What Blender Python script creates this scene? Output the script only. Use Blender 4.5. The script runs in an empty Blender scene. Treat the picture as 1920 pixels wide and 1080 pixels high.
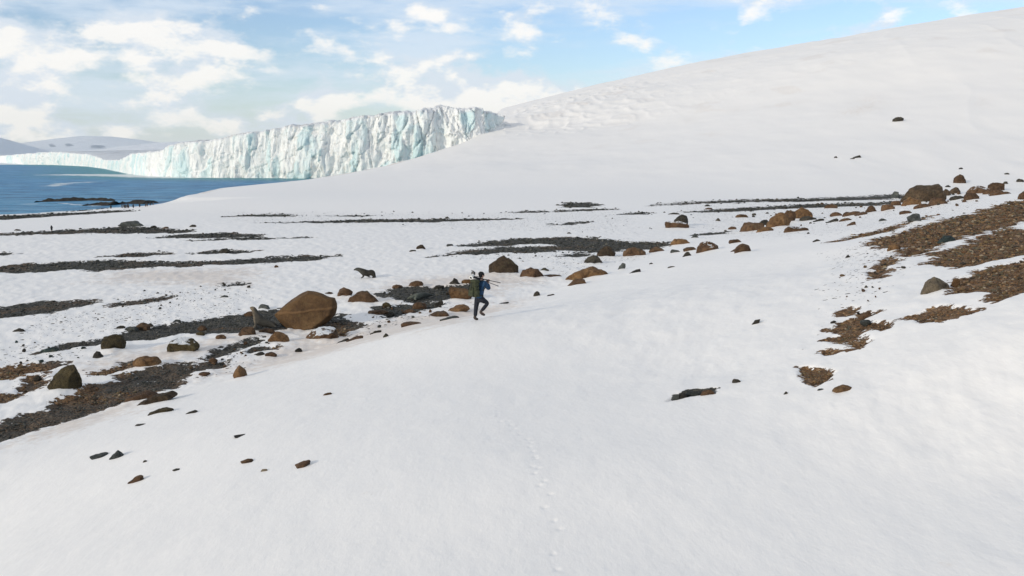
import bpy, math, random
import numpy as np
from mathutils import Vector, Matrix
R = math.radians
scene = bpy.context.scene
COL = scene.collection

# ------------------------------------------------------------------ camera
F = 1663.0; CAMZ = 8.0; PITCH = math.atan(243/F)
cam = bpy.data.cameras.new('camera'); camo = bpy.data.objects.new('camera', cam); COL.objects.link(camo)
cam.sensor_width = 36; cam.lens = 36*F/1920; cam.clip_start = 0.1; cam.clip_end = 30000
camo.location = (0, 0, CAMZ); camo.rotation_euler = (math.pi/2-PITCH, 0, 0)
scene.camera = camo
# ------------------------------------------------------------------ light
SUN_EL, SUN_AZ = R(16), R(-131)          # azimuth measured from +Y towards +X
sdir = Vector((math.sin(SUN_AZ)*math.cos(SUN_EL), math.cos(SUN_AZ)*math.cos(SUN_EL), math.sin(SUN_EL)))
sun = bpy.data.lights.new('sun', 'SUN'); sun.energy = 2.1; sun.angle = R(2.6); sun.color = (1, .90, .74)
suno = bpy.data.objects.new('sun', sun); COL.objects.link(suno)
suno.rotation_euler = sdir.to_track_quat('Z', 'Y').to_euler()
scene.view_settings.view_transform = 'Standard'; scene.view_settings.look = 'None'
scene.view_settings.exposure = 0.0; scene.view_settings.gamma = 1

class NT:
    """small helper to write node trees"""
    def __init__(s, tree): s.t = tree; s.L = tree.links
    def n(s, typ, **kw):
        nd = s.t.nodes.new(typ); ins = kw.pop('ins', {})
        for k, v in kw.items(): setattr(nd, k, v)
        for k, v in ins.items(): s.put(nd.inputs[k], v)
        return nd
    def put(s, sock, v):
        if hasattr(v, 'is_linked') or isinstance(v, bpy.types.NodeSocket): s.L.new(v, sock)
        else:
            if isinstance(v, (tuple, list)) and len(v) == 3 and sock.type == 'RGBA': v = (*v, 1)
            sock.default_value = v
    def math(s, op, a, b=0.0, c=0.0, clamp=False):
        nd = s.t.nodes.new('ShaderNodeMath'); nd.operation = op; nd.use_clamp = clamp
        s.put(nd.inputs[0], a); s.put(nd.inputs[1], b); s.put(nd.inputs[2], c); return nd.outputs[0]
    def mix(s, f, a, b, blend='MIX'):
        nd = s.t.nodes.new('ShaderNodeMix'); nd.data_type = 'RGBA'; nd.blend_type = blend; nd.clamp_factor = True
        s.put(nd.inputs[0], f); s.put(nd.inputs[6], a); s.put(nd.inputs[7], b); return nd.outputs[2]
    def noise(s, vec, scale, detail=4, rough=.55, w=None):
        nd = s.t.nodes.new('ShaderNodeTexNoise'); s.L.new(vec, nd.inputs['Vector'])
        nd.inputs['Scale'].default_value = scale; nd.inputs['Detail'].default_value = detail
        nd.inputs['Roughness'].default_value = rough; return nd.outputs[0]
    def vor(s, vec, scale, feature='F1', out=0, rnd=1):
        nd = s.t.nodes.new('ShaderNodeTexVoronoi'); nd.feature = feature; s.L.new(vec, nd.inputs['Vector'])
        nd.inputs['Scale'].default_value = scale; nd.inputs['Randomness'].default_value = rnd; return nd.outputs[out]
    def ramp(s, fac, stops, interp='LINEAR'):
        nd = s.t.nodes.new('ShaderNodeValToRGB'); nd.color_ramp.interpolation = interp
        cr = nd.color_ramp.elements
        while len(cr) < len(stops): cr.new(.5)
        for e, (p, c) in zip(cr, stops):
            e.position = p; e.color = (*c, 1) if isinstance(c, tuple) else (c, c, c, 1)
        s.put(nd.inputs[0], fac); return nd.outputs[0]
    def mapv(s, vec, scale=(1, 1, 1), rot=(0, 0, 0), loc=(0, 0, 0)):
        nd = s.t.nodes.new('ShaderNodeMapping'); s.L.new(vec, nd.inputs[0])
        nd.inputs[1].default_value = loc; nd.inputs[2].default_value = rot; nd.inputs[3].default_value = scale; return nd.outputs[0]
    def sstep(s, x, a, b):
        nd = s.t.nodes.new('ShaderNodeMapRange'); nd.interpolation_type = 'SMOOTHSTEP'
        s.put(nd.inputs[0], x); s.put(nd.inputs[1], a); s.put(nd.inputs[2], b); return nd.outputs[0]

world = bpy.data.worlds.new('World'); scene.world = world; world.use_nodes = True
world.node_tree.nodes.clear()
w = NT(world.node_tree)
sky = w.n('ShaderNodeTexSky', sky_type='NISHITA', sun_disc=False)
sky.sun_elevation = SUN_EL; sky.sun_rotation = SUN_AZ; sky.air_density = 1.0; sky.dust_density = .6; sky.ozone_density = 1.0
SKY_K = .152
tc = w.n('ShaderNodeTexCoord').outputs['Generated']
sep = w.n('ShaderNodeSeparateXYZ'); w.L.new(tc, sep.inputs[0])
sx, sy, sz = sep.outputs
az = w.math('ARCTAN2', sx, sy); el = w.math('ARCSINE', sz)
def vec3(a, b, c):
    nd = w.n('ShaderNodeCombineXYZ'); w.put(nd.inputs[0], a); w.put(nd.inputs[1], b); w.put(nd.inputs[2], c); return nd.outputs[0]
# thin high veil, stretched along the horizon
veil_v = vec3(w.math('MULTIPLY', az, 3.0), w.math('MULTIPLY', el, 16.0), 1.7)
veil = w.sstep(w.noise(veil_v, 1.6, 6, .6), .42, .66)
# low cumulus banks: cells in azimuth and elevation
cu_v = vec3(w.math('MULTIPLY', az, 9.0), w.math('MULTIPLY', el, 17.0), 4.25)
cu_n = w.noise(cu_v, 1.25, 7, .56)
band = w.math('MULTIPLY', w.sstep(el, .24, .06), w.sstep(el, -.02, .03))
cu = w.sstep(w.math('ADD', cu_n, w.math('MULTIPLY', w.math('SUBTRACT', band, .75), .22)), .455, .60)
shade_v = vec3(w.math('MULTIPLY', az, 9.0), w.math('MULTIPLY', w.math('SUBTRACT', el, .014), 17.0), 4.25)
cu_s = w.math('SUBTRACT', cu_n, w.noise(shade_v, 1.25, 7, .56))
cu_col = w.mix(w.sstep(cu_s, -.05, .07), (5.2, 5.6, 6.1), (7.3, 7.0, 6.6))
skyc = w.mix(w.math('MULTIPLY', veil, .68), w.mix(1.0, sky.outputs[0], (.88, .95, 1.16), 'MULTIPLY'), (5.2, 5.75, 6.4))
skyc = w.mix(w.math('MULTIPLY', w.sstep(el, .10, -.01), .65), skyc, (5.4, 6.0, 6.6))
skyc = w.mix(w.math('MULTIPLY', cu, .85), skyc, cu_col)
skyc = w.mix(w.math('MULTIPLY', w.sstep(el, .30, .75), .85), skyc, (3.9, 3.95, 3.95))
bg = w.n('ShaderNodeBackground', ins={'Color': skyc, 'Strength': SKY_K})
wo = w.n('ShaderNodeOutputWorld'); w.L.new(bg.outputs[0], wo.inputs[0])

# ------------------------------------------------------------------ pixel <-> world
cp, sp = math.cos(PITCH), math.sin(PITCH)
def ray(u, v):
    x = (u-960)/F; y = -(v-540)/F
    return np.array([x, cp+y*sp, -sp+y*cp])
def P(u, v, Y):
    d = ray(u, v); t = Y/d[1]
    return np.array([d[0]*t, Y, CAMZ+d[2]*t])
def Pz(u, v, z):
    d = ray(u, v); t = (z-CAMZ)/d[2]
    return np.array([d[0]*t, d[1]*t, z])

# ------------------------------------------------------------------ noise in numpy
def _hash(ix, iy, seed):
    h = (ix.astype(np.int64)*374761393 + iy.astype(np.int64)*668265263 + seed*1442695041) & 0xffffffff
    h = ((h ^ (h >> 13))*1274126177) & 0xffffffff
    h = ((h ^ (h >> 16))*2246822519) & 0xffffffff
    return ((h ^ (h >> 15)) & 0xffffff)/float(0xffffff)
def vnoise(x, y, seed=0):
    ix = np.floor(x); iy = np.floor(y); fx = x-ix; fy = y-iy
    fx = fx*fx*fx*(fx*(fx*6-15)+10); fy = fy*fy*fy*(fy*(fy*6-15)+10)
    a = _hash(ix, iy, seed); b = _hash(ix+1, iy, seed); c = _hash(ix, iy+1, seed); d = _hash(ix+1, iy+1, seed)
    return (a*(1-fx)+b*fx)*(1-fy)+(c*(1-fx)+d*fx)*fy
def fbm(x, y, oct=4, seed=0, gain=.5):
    s = 0; a = 1; t = 0
    for o in range(oct):
        s = s+a*vnoise(x*2**o+17.3*o, y*2**o-9.1*o, seed+o); t += a; a *= gain
    return s/t-.5
def cells(x, y, seed=0):
    """voronoi: id value of the nearest cell and f2-f1"""
    ix = np.floor(x); iy = np.floor(y)
    f1 = np.full(x.shape, 9.0); f2 = f1.copy(); cid = np.zeros(x.shape)
    for dx in (-1, 0, 1):
        for dy in (-1, 0, 1):
            cx = ix+dx; cy = iy+dy
            px = cx+_hash(cx, cy, seed); py = cy+_hash(cx, cy, seed+7)
            d = np.hypot(px-x, py-y); idv = _hash(cx, cy, seed+13)
            new = d < f1
            f2 = np.where(new, f1, np.minimum(f2, d)); cid = np.where(new, idv, cid); f1 = np.where(new, d, f1)
    return cid, f2-f1
def sstep(a, b, x):
    t = np.clip((x-a)/(b-a), 0, 1); return t*t*(3-2*t)

# ------------------------------------------------------------------ terrain height
class TPS:
    def __init__(s, pts, scale, lam=1e-3):
        p = np.array(pts, float); s.p = p[:, :2]/scale; s.sc = scale; n = len(p)
        s.A = s._k(s.p, s.p)+lam*np.eye(n)
        Q = np.hstack([np.ones((n, 1)), s.p]); M = np.zeros((n+3, n+3)); M[:n, :n] = s.A; M[:n, n:] = Q; M[n:, :n] = Q.T
        s.w = np.linalg.solve(M, np.concatenate([p[:, 2], np.zeros(3)]))
    def _k(s, a, b):
        r2 = ((a[:, None, :]-b[None, :, :])**2).sum(-1)+1e-12
        return .5*r2*np.log(r2)
    def __call__(s, x, y):
        sh = x.shape; q = np.stack([x.ravel(), y.ravel()], 1)/s.sc; out = np.empty(len(q)); n = len(s.p)
        for i in range(0, len(q), 100000):
            qq = q[i:i+100000]
            out[i:i+100000] = s._k(qq, s.p)@s.w[:n]+s.w[n]+qq@s.w[n+1:]
        return out.reshape(sh)

slope_px = [(893, 603, 31), (0, 900, 19.6), (0, 1080, 13.6), (-500, 1080, 17), (960, 900, 14), (960, 1080, 10.4),
            (1920, 900, 12), (1920, 1080, 9.2), (2300, 1080, 8.6), (1920, 620, 17), (1920, 545, 20.5), (1920, 460, 32), (1900, 400, 58), (1900, 362, 95),
            (2300, 460, 34), (2300, 380, 60), (2300, 350, 95), (1500, 500, 40), (1300, 700, 21), (1600, 620, 21.5),
            (1700, 450, 42), (500, 800, 20), (700, 700, 25.5), (1100, 600, 29.5), (1600, 430, 62)]
toe_px = [(-500, 960, .3), (-200, 880, .35), (0, 824, .4), (130, 793, .42), (240, 762, .45), (480, 692, .5), (640, 642, .55), (740, 613, .6), (900, 590, .65), (1000, 562, .7), (1100, 532, .75), (1240, 474, .8),
          (1400, 436, .8), (1500, 418, .8), (1620, 400, .9), (1720, 384, 1.0), (1860, 367, 1.4)]
SP = [tuple(P(*a)) for a in slope_px]+[tuple(Pz(*a)) for a in toe_px]
# far below the toe line the slope surface keeps falling so the beach wins
for a in toe_px:
    t = Pz(*a); SP.append((t[0]-9*t[1]/40, t[1]+9*t[1]/40, t[2]-1.6-1.0*t[1]/60))
SP += [(30, 5, 7), (60, 40, 9.5), (60, 5, 12), (-20, 4, -1), (0, 3, 3.2)]
slopeT = TPS(SP, 20, 2e-3)
hill_px = [(1000, 340, 205), (1000, 290, 300), (1000, 240, 400), (1300, 330, 200), (1300, 270, 270), (1300, 220, 350), (1300, 150, 480),
           (1600, 320, 190), (1600, 260, 240), (1600, 200, 300), (1600, 100, 420), (1900, 340, 180), (1900, 280, 215), (1900, 180, 280), (1900, 60, 400),
           (1120, 165, 560), (1300, 120, 600), (1600, 70, 560), (1900, 25, 500), (2300, 320, 195), (2300, 160, 270), (2300, 20, 400), (2300, -20, 460),
           (560, 339, 238), (640, 329, 262), (700, 318, 277), (780, 303, 300), (850, 285, 325), (900, 269, 350), (950, 247, 385),
           (460, 350, 204), (700, 360, 185), (850, 340, 210), (850, 310, 262), (400, 362, 186), (1060, 192, 470), (975, 222, 418), (965, 228, 412), (1000, 208, 450), (1020, 200, 480), (960, 214, 470)]
base_px = [(285, 386, .3), (450, 390, .4), (700, 392, .5), (1000, 391, .5), (1300, 384, .6), (1600, 372, .9), (1900, 358, 1.8), (2300, 350, 2.2)]
HP = [tuple(P(*a)) for a in hill_px]+[tuple(Pz(*a)) for a in base_px]
for a in base_px:
    t = Pz(*a); HP.append((t[0]*.72, t[1]*.72, t[2]-4.0))
HP += [(-70, 300, 1), (-90, 400, 0), (0, 900, 55), (250, 900, 110), (500, 900, 150), (-60, 60, -8), (100, 40, -8)]
hillT = TPS(HP, 150, 2e-3)
# shore: polyline (world) with the sea to its left
shore = [tuple(Pz(u, v, -.5)[:2]) for u, v in [(-900, 425), (-500, 412), (-200, 408), (0, 404), (60, 402), (130, 397), (210, 390), (285, 384)]]
shore += [(-68, 178), (-71.5, 204), (-64, 243), (-60, 268), (-52, 287), (-42, 311), (-33, 337), (-25, 364), (-18, 400), (-22, 460), (-20, 900)]
shore = np.array(shore)
def seg_dist(x, y, poly, closed=False):
    d = np.full(x.shape, 1e9); sgn = np.ones(x.shape); n = len(poly)
    for i in range(n if closed else n-1):
        ax, ay = poly[i]; bx, by = poly[(i+1) % n]; ex, ey = bx-ax, by-ay; L = ex*ex+ey*ey+1e-12
        t = np.clip(((x-ax)*ex+(y-ay)*ey)/L, 0, 1); dd = np.hypot(x-ax-t*ex, y-ay-t*ey)
        s = (ex*(y-ay)-ey*(x-ax))
        new = dd < d; sgn = np.where(new, np.sign(s), sgn); d = np.where(new, dd, d)
    return d, sgn
def inside(x, y, poly):
    c = np.zeros(x.shape, bool); n = len(poly)
    for i in range(n):
        ax, ay = poly[i]; bx, by = poly[(i+1) % n]
        if ay == by: continue
        c ^= ((ay > y) != (by > y)) & (x < (bx-ax)*(y-ay)/(by-ay)+ax)
    return c
SEA = np.vstack([shore, [(-6000, 900), (-6000, shore[0][1])]])
def smax(a, b, k):
    h = np.clip(.5+.5*(a-b)/k, 0, 1); return b+(a-b)*h+k*h*(1-h)
BUMPS = []      # snow banked against rocks: (x, y, radius, height)
def height(x, y, fine=True):
    x = np.asarray(x, float); y = np.asarray(y, float)
    beach = .42+.35*fbm(x/22, y/30, 3, 3)+.004*np.clip(x, -50, 100)
    sl = slopeT(x, y); sl = sl+.25*fbm(x/9, y/9, 3, 11)*sstep(0, 4, np.hypot(x, y-31))
    hl = hillT(x, y)
    hl = hl+sstep(.5, 6, hl)*(1.6*fbm(x/45, y/45, 4, 21))
    gx = (x-.35*y)/16+1.5*fbm(x/60, y/60, 2, 301); hl = hl+sstep(3, 14, hl)*sstep(60, 110, x-.05*y)*(.45*(1-np.abs(2*vnoise(gx, y/140, 303)-1))**2-.15)
    hl = hl+sstep(1, 6, hl)*.5*fbm(x/9, y/22, 3, 307)
    zone = sstep(345, 400, y)*sstep(-14, 8, x)*(1-sstep(150, 260, x-0.25*(y-400)))*(1-sstep(520, 600, y))
    rid = 1-np.abs(2*vnoise(x/13+2*fbm(x/20, y/20, 2, 5), y/26, 31)-1)
    rid2 = 1-np.abs(2*vnoise(x/5, y/9, 37)-1)
    hl = hl+zone*(.8*(rid**4)+.7*(rid2**3)-.4+.5*fbm(x/4, y/8, 3, 41))*(.25+.75*(1-sstep(30, 90, x-0.12*(y-400))))
    k = np.clip(.01*np.abs(y), .25, 1.5)
    z = smax(sl, beach, np.clip(.003*np.abs(y), .06, .4)); onslope = sstep(-.1, .5, sl-beach)
    z = smax(z, hl, k)
    dS, _ = seg_dist(x, y, shore); ins = inside(x, y, SEA); s = np.where(ins, -dS, dS)
    s = s+2.2*fbm(x/5, y/7, 3, 51)*sstep(0, 1, 1)
    far = sstep(158, 178, y); lim = (-.52+s*.075)*(1-far)+(-.9+s*(.5+2.5*sstep(230, 290, y)))*far
    z = np.where(lim < z+1.5, -smax(-z, -lim, .25), z)
    z = np.maximum(z, -6)
    if fine:
        r = np.hypot(x, y)
        lum = (1-onslope)*(1-sstep(90, 150, r))*(1-sstep(1.5, 3, hl))
        z = z+lum*(.11*fbm(x/.40, y/.55, 3, 61)+.07*fbm(x/1.6, y/2.2, 2, 71))
        # wind-packed ripples on the near right of the slope
        q = onslope*sstep(3, 8, x+.35*(y-14))*(1-sstep(35, 50, r))
        z = z+q*(.12*fbm((x-.5*y)/.8, (y+.5*x)/1.9, 4, 81)+.06*fbm(x/2.2, y/2.2, 2, 83))
        z = z+onslope*(1-sstep(40, 70, r))*(.020+.02*sstep(0, .2, fbm(x/6, y/6, 2, 95)))*fbm((x*.8-y*.6)/.35, (y*.8+x*.6)/1.6, 3, 91)
    for bx, by, br, bh in BUMPS:
        m = (np.abs(x-bx) < 3*br) & (np.abs(y-by) < 3*br)
        if m.any(): z = np.where(m, z+bh*np.exp(-((x-bx)**2+(y-by)**2)/(br*br))*(1+.8*fbm(x/.5, y/.5, 2, 5)), z)
    return z
def hit(u, v, y0=6.0, y1=900.0, fine=False):
    """where the ray through a pixel meets the ground"""
    d = ray(u, v); d = d/d[1]
    Y = np.exp(np.linspace(math.log(y0), math.log(y1), 700)); Z = CAMZ+d[2]*Y-height(d[0]*Y, Y, fine)
    i = np.argmax(Z < 0)
    if i == 0: return np.array([d[0]*y1, y1, height(np.array([d[0]*y1]), np.array([y1]))[0]])
    a, b = Y[i-1], Y[i]
    YY = np.linspace(a, b, 40); ZZ = CAMZ+d[2]*YY-height(d[0]*YY, YY, fine); j = np.argmax(ZZ < 0); yy = YY[j]
    return np.array([d[0]*yy, yy, CAMZ+d[2]*yy])

# ------------------------------------------------------------------ boulders: image box on the ground, tone, form, label
ROCKS = [
 (514,545,632,618,'brown','big','huge brown wedge boulder with a pale vein, overhanging beside the sitting seal'),
 (187,628,231,662,'olive','egg','mossy brown rounded boulder with a small dark stone tucked against its left foot'),
 (174,656,192,672,'dark','round','small dark stone tucked under the mossy rounded boulder'),
 (314,633,373,664,'olivesnow','oval','dark mossy oval boulder with specks of snow on top'),
 (92,685,151,738,'olive','tilt','big olive brown egg shaped boulder leaning on the left gravel'),
 (246,662,300,690,'orange','facet','tan orange faceted boulder in snow between two mossy boulders'),
 (235,728,296,754,'brown','flat','low brown rock at the lower edge of the gravel, left of the long arched rock'),
 (250,726,328,762,'umber','long','long dark arched rock wedged at the edge of the snow slope'),
 (435,685,466,712,'orange','pyramid','brown pyramid shaped stone standing alone on snow at the foot of the slope'),
 (391,669,407,679,'brown','round','little brown stone in the speckled snow right of the tan faceted boulder'),
 (369,694,392,706,'brown','flat','flat brown stone in speckled snow left of the pyramid stone'),
 (403,625,424,637,'brown','round','brown stone on the gravel right above the mossy oval boulder'),
 (370,608,388,619,'brown','round','brown round stone at the far gravel edge above the mossy oval boulder'),
 (366,620,384,629,'olive','flat','low olive stone just below the brown round stone on the gravel'),
 (445,610,480,632,'brown','flat','low rusty rock on gravel left of the sitting seal'),
 (480,612,517,628,'brown','flat','flat reddish rock directly below the sitting seal'),
 (501,617,542,645,'orange','facet','ochre angular rock in snow below the huge wedge boulder, to its left'),
 (572,608,637,638,'brownsnow','wide','wide brown rock with a notch of snow below the huge wedge boulder, to its right'),
 (552,651,567,660,'dark','round','small dark stone in snow below the wide notched rock'),
 (495,658,519,671,'brown','round','small brown stone in snow below the ochre angular rock'),
 (477,658,496,667,'dark','flat','low dark stone left of the small brown stone in snow'),
 (629,632,654,645,'dark','wedge','dark wedge stone poking from the toe of the snow slope'),
 (649,626,681,641,'brown','wedge','brown wedge stone rising right of the dark wedge stone'),
 (693,617,715,628,'dark','wedge','thin dark slab lying on the snow slope right of the brown wedge stone'),
 (718,625,730,633,'dark','pyramid','small dark triangular stone alone on the snow slope'),
 (751,600,791,613,'brown','flat','long flat brown slab on the toe of the slope below the mid beach rocks'),
 (790,578,843,596,'brown','wedge','long brown slab rising to the right, left of the walker'),
 (834,568,881,589,'orange','wedge','orange brown boulder sloping down to the left just behind the walker'),
 (824,589,862,602,'grey','wedge','flat blue grey slab on snow left of the walker'),
 (841,538,886,565,'orange','block','blocky orange brown boulder behind the walker backpack'),
 (865,522,888,534,'orange','round','brown stone behind the blocky boulder left of the walker'),
 (838,521,864,536,'dark','pyramid','dark pointed stone above the blocky orange boulder'),
 (813,533,833,542,'dark','round','low dark stone at the gravel edge left of the dark pointed stone'),
 (766,525,794,539,'brown','round','brown domed stone on snow at the top edge of the middle gravel'),
 (735,532,755,542,'brown','round','little brown stone left of the brown domed stone'),
 (631,539,661,559,'brown','egg','oval dark brown boulder right of the huge wedge boulder'),
 (650,541,711,571,'brown','wide','broad brown boulder with snow pocket leaning on the oval one'),
 (688,577,730,591,'brown','flat','flat brown rock in the rubble right of the broad boulder'),
 (716,565,734,577,'olive','round','olive stone in the rubble just below the middle gravel'),
 (771,564,800,580,'brown','round','round brown stone in the rubble below the lying seal'),
 (752,577,779,589,'brown','flat','low brown stone left of the round one in the rubble'),
 (815,562,831,572,'dark','wedge','little tilted stone right of the lying seal'),
 (725,583,740,592,'dark','flat','small dark flat stone at the bottom of the rubble'),
 (607,546,626,553,'brown','flat','thin flat stone on snow left of the oval dark brown boulder'),
 (484,568,506,582,'grey','round','grey green stone behind the sitting seal'),
 (458,582,478,592,'brown','flat','reddish flat rock just behind the head of the sitting seal'),
 (917,480,973,518,'umber','dome','large dark brown domed boulder above and behind the walker'),
 (974,499,1019,523,'brown','round','rounded brown boulder right of the large dark domed boulder'),
 (1010,501,1029,510,'dark','flat','dark flat stone touching the right shoulder of the rounded brown boulder'),
 (1000,546,1013,556,'dark','pyramid','small dark pointed stone on the slope right of the walker'),
 (1025,550,1040,555,'dark','wedge','thin dark flake on the slope right of the small pointed stone'),
 (925,564,955,572,'dark','wedge','thin dark shard just right of the walker legs'),
 (1020,513,1056,519,'brown','flat','thin flat stone between the rounded brown boulder and the long orange boulder'),
 (1060,494,1142,526,'orange','wide','long orange brown boulder with a pale pit, half sunk in snow'),
 (1061,521,1099,537,'brown','wedge','brown slab in the snow just below the long orange boulder'),
 (1094,478,1132,497,'dark','dome','dark grey rock resting above the long orange boulder'),
 (1119,461,1155,485,'umber','dome','dark mossy rock at the lower edge of the long dark gravel band'),
 (1166,461,1213,484,'brown','wide','brown rock beside a snow mound right of the dark mossy rock'),
 (1217,462,1247,475,'brown','round','brown low stone at the right tip of the long dark gravel band'),
 (1257,446,1295,461,'orange','wide','orange domed rock at the right end of the long dark gravel band'),
 (1158,492,1173,508,'grey','wedge','small grey upright stone right of the long orange boulder'),
 (1178,503,1202,514,'dark','wedge','small dark stone with a tail, alone on the upper slope'),
 (1252,498,1267,503,'dark','flat','thin dark flake alone on the slope right of the stone with a tail'),
 (1217,492,1224,496,'dark','flat','tiny dark stone on the slope below the brown low stone'),
 (1295,438,1311,448,'grey','pyramid','grey green stone above the orange domed rock'),
 (1257,467,1276,475,'grey','round','smooth dark grey stone below the orange domed rock'),
 (1281,462,1308,472,'brown','flat','low brown stone between the smooth grey stone and the arched rock'),
 (1279,472,1299,483,'dark','pyramid','small dark stone with a peak below the low brown stone'),
 (1305,452,1351,475,'brownsnow','arch','arched brown rock wrapped round a mound of snow'),
 (1377,457,1409,477,'brown','dome','rounded brown boulder alone on the upper slope, right of the arched rock'),
 (1368,465,1384,474,'brown','wedge','low brown stone leaning on the left of the rounded boulder'),
 (1366,447,1391,458,'brown','round','brown low stone above the rounded boulder on the slope'),
 (1262,402,1292,427,'dark','dome','dark grey peaked rock standing alone behind its brown neighbour on the far beach'),
 (1247,414,1291,430,'brownsnow','block','brown block with a stripe of snow on top, alone on the far beach'),
 (1389,415,1434,437,'brown','wide','brown rock at the lower left end of the rust coloured outcrop'),
 (1434,396,1485,431,'orange','wedge','tilted rust coloured outcrop with snow on its shoulder'),
 (1483,389,1524,414,'orange','dome','bright orange rock at the top of the rust coloured outcrop'),
 (1418,424,1452,437,'orange','flat','low orange shelf at the foot of the tilted rust outcrop'),
 (1462,393,1494,420,'brown','facet','dark brown block joining the tilted rust outcrop to the bright orange rock'),
 (1421,411,1444,425,'dark','round','small dark rock filling the lower gap of the rust outcrop'),
 (1500,404,1532,416,'dark','flat','dark ledge stretching right from the bright orange rock'),
 (1524,409,1546,417,'dark','wedge','small dark ledge stones at the right tip of the rust outcrop'),
 (1686,394,1712,403,'brown','flat','low brown stone just left above the grey green domed rock'),
 (1716,381,1748,392,'brown','flat','low brown ledge between the two rounded rocks under the great outcrop'),
 (1858,358,1900,367,'brown','flat','low brown shelf at the right end of the far right cluster'),
 (1782,366,1812,376,'dark','flat','dark rubble ledge right below the dark domed rock'),
 (1604,396,1630,405,'brown','flat','low brown stone between the wide and the pointed rock in the line'),
 (1470,424,1515,437,'brownsnow','block','flat brown slab with snow in its front, below the rust outcrop'),
 (1366,424,1381,432,'brown','round','small brown stone left of the rust outcrop'),
 (1380,401,1403,410,'brown','round','flat brown stone standing alone far above the rust outcrop'),
 (1341,409,1352,416,'dark','pyramid','little dark pointed stone on the far beach snow right of the paired rocks'),
 (1545,381,1569,393,'brown','flat','brown low rock in front of the far dark gravel line'),
 (1557,397,1580,408,'brown','round','brown round rock in the line of stones right of the orange rock'),
 (1579,395,1613,407,'brown','wide','wide brown rock in the line of stones, second from its left'),
 (1621,386,1646,401,'brown','pyramid','pointed brown rock in the middle of the line of stones'),
 (1653,383,1677,397,'brown','block','blocky brown rock in the line of stones, before the great outcrop'),
 (1670,376,1690,388,'brown','round','small brown rock at the left foot of the great outcrop'),
 (1671,359,1689,374,'grey','pyramid','grey pointed rock left of the great outcrop'),
 (1693,346,1773,384,'umber','slab','great dark brown outcrop with flat top below the white hill'),
 (1690,368,1726,389,'orange','round','orange rounded rock at the left foot of the great outcrop'),
 (1741,369,1776,388,'brown','round','brown rounded rock at the right foot of the great outcrop'),
 (1779,351,1804,366,'umber','dome','dark domed rock right of the great outcrop'),
 (1765,354,1782,370,'umber','round','dark rubble rock filling the gap right of the great outcrop'),
 (1787,327,1811,346,'brown','dome','brown upright boulder on the snow above the great outcrop'),
 (1771,347,1784,352,'dark','flat','dark flat stone left of the upright boulder'),
 (1812,347,1856,366,'brownsnow','wide','snow dusted brown rock left in the far right cluster'),
 (1850,342,1882,360,'brown','facet','brown craggy rock right in the far right cluster'),
 (1806,361,1834,378,'brown','round','reddish rock below the far right cluster'),
 (1843,355,1880,366,'brown','flat','low brown ledge below the craggy rock of the far right cluster'),
 (1911,355,1935,376,'brown','round','brown boulder cut by the right edge of the photo'),
 (1906,335,1920,343,'dark','round','small grey stone at the right edge above the cut boulder'),
 (1881,340,1890,346,'dark','round','tiny dark stone on snow between the craggy rock and the right edge'),
 (1702,400,1728,420,'grey','dome','grey green domed rock at the end of the thin gravel strand'),
 (1550,409,1572,419,'dark','wedge','dark slab stone in the scatter below the line of stones'),
 (1573,408,1597,416,'brown','flat','brown flat stone right of the dark slab stone'),
 (1588,415,1606,425,'brown','wedge','brown wedge stone in the scatter below the flat one'),
 (1649,409,1663,416,'grey','round','grey stone left of the grey green domed rock'),
 (1524,448,1539,455,'dark','round','dark stone at the left tip of the thin gravel strand'),
 (1726,520,1786,552,'tan','dome','speckled tan grey boulder at the left end of the lowest gravel tongue'),
 (1783,521,1800,537,'orange','facet','small orange stone touching the right of the tan grey boulder'),
 (1664,455,1690,472,'orange','round','rusty rock with snow at the lower left of the upper gravel tongue'),
 (1757,440,1797,456,'green','flat','blue green stained rock lying in the upper gravel tongue'),
 (1700,466,1730,480,'brown','flat','brown ledge below the upper gravel tongue'),
 (1585,477,1595,484,'dark','pyramid','tiny grey pointed stone on snow left of the gravel tongues'),
 (1410,597,1427,608,'dark','wedge','lone dark stone in the middle of the bare snow slope'),
 (1561,717,1602,736,'orange','wide','lumpy ochre stone on snow below the round gravel patch'),
 (1533,727,1547,732,'grey','flat','thin grey flake left of the lumpy ochre stone'),
 (1467,734,1478,742,'dark','pyramid','tiny dark stone far left of the lumpy ochre stone'),
 (1373,709,1391,719,'dark','round','black ragged stone up right of the row of half buried stones'),
 (1259,736,1273,751,'grey','wedge','grey stone at the left end of the row of half buried stones'),
 (1272,735,1289,748,'dark','round','dark stone second from left in the row of half buried stones'),
 (1286,730,1311,742,'grey','wide','long grey stone in the middle of the row of half buried stones'),
 (1313,727,1340,743,'brown','facet','brown angular stone at the right end of the row of half buried stones'),
 (1610,582,1634,596,'brown','wedge','brown stone topping the ragged gravel patch'),
 (1612,597,1634,609,'grey','facet','grey stone set in the ragged gravel patch'),
 (1501,653,1509,660,'brown','round','tiny brown stone left of the ragged gravel patch'),
 (1557,600,1569,606,'dark','flat','dark flat stone just above the left tip of the ragged gravel patch'),
 (276,759,322,779,'olive','wedge','olive brown slab on the near snow slope below the gravel edge'),
 (347,766,370,776,'dark','wedge','thin dark slab right of the olive brown slab'),
 (252,793,274,798,'dark','wedge','thin dark flake below the olive brown slab'),
 (436,812,465,820,'dark','wedge','thin dark splinter on the near slope, between the slabs'),
 (163,845,200,860,'grey','wedge','low blue grey slab on the near slope, left one of the grey pair'),
 (204,842,232,859,'grey','pyramid','pointed blue grey stone on the near slope, right one of the grey pair'),
 (267,861,277,867,'dark','round','tiny dark stone right of the grey pair'),
 (322,876,338,883,'dark','wedge','tiny dark shard on the near slope'),
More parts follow.
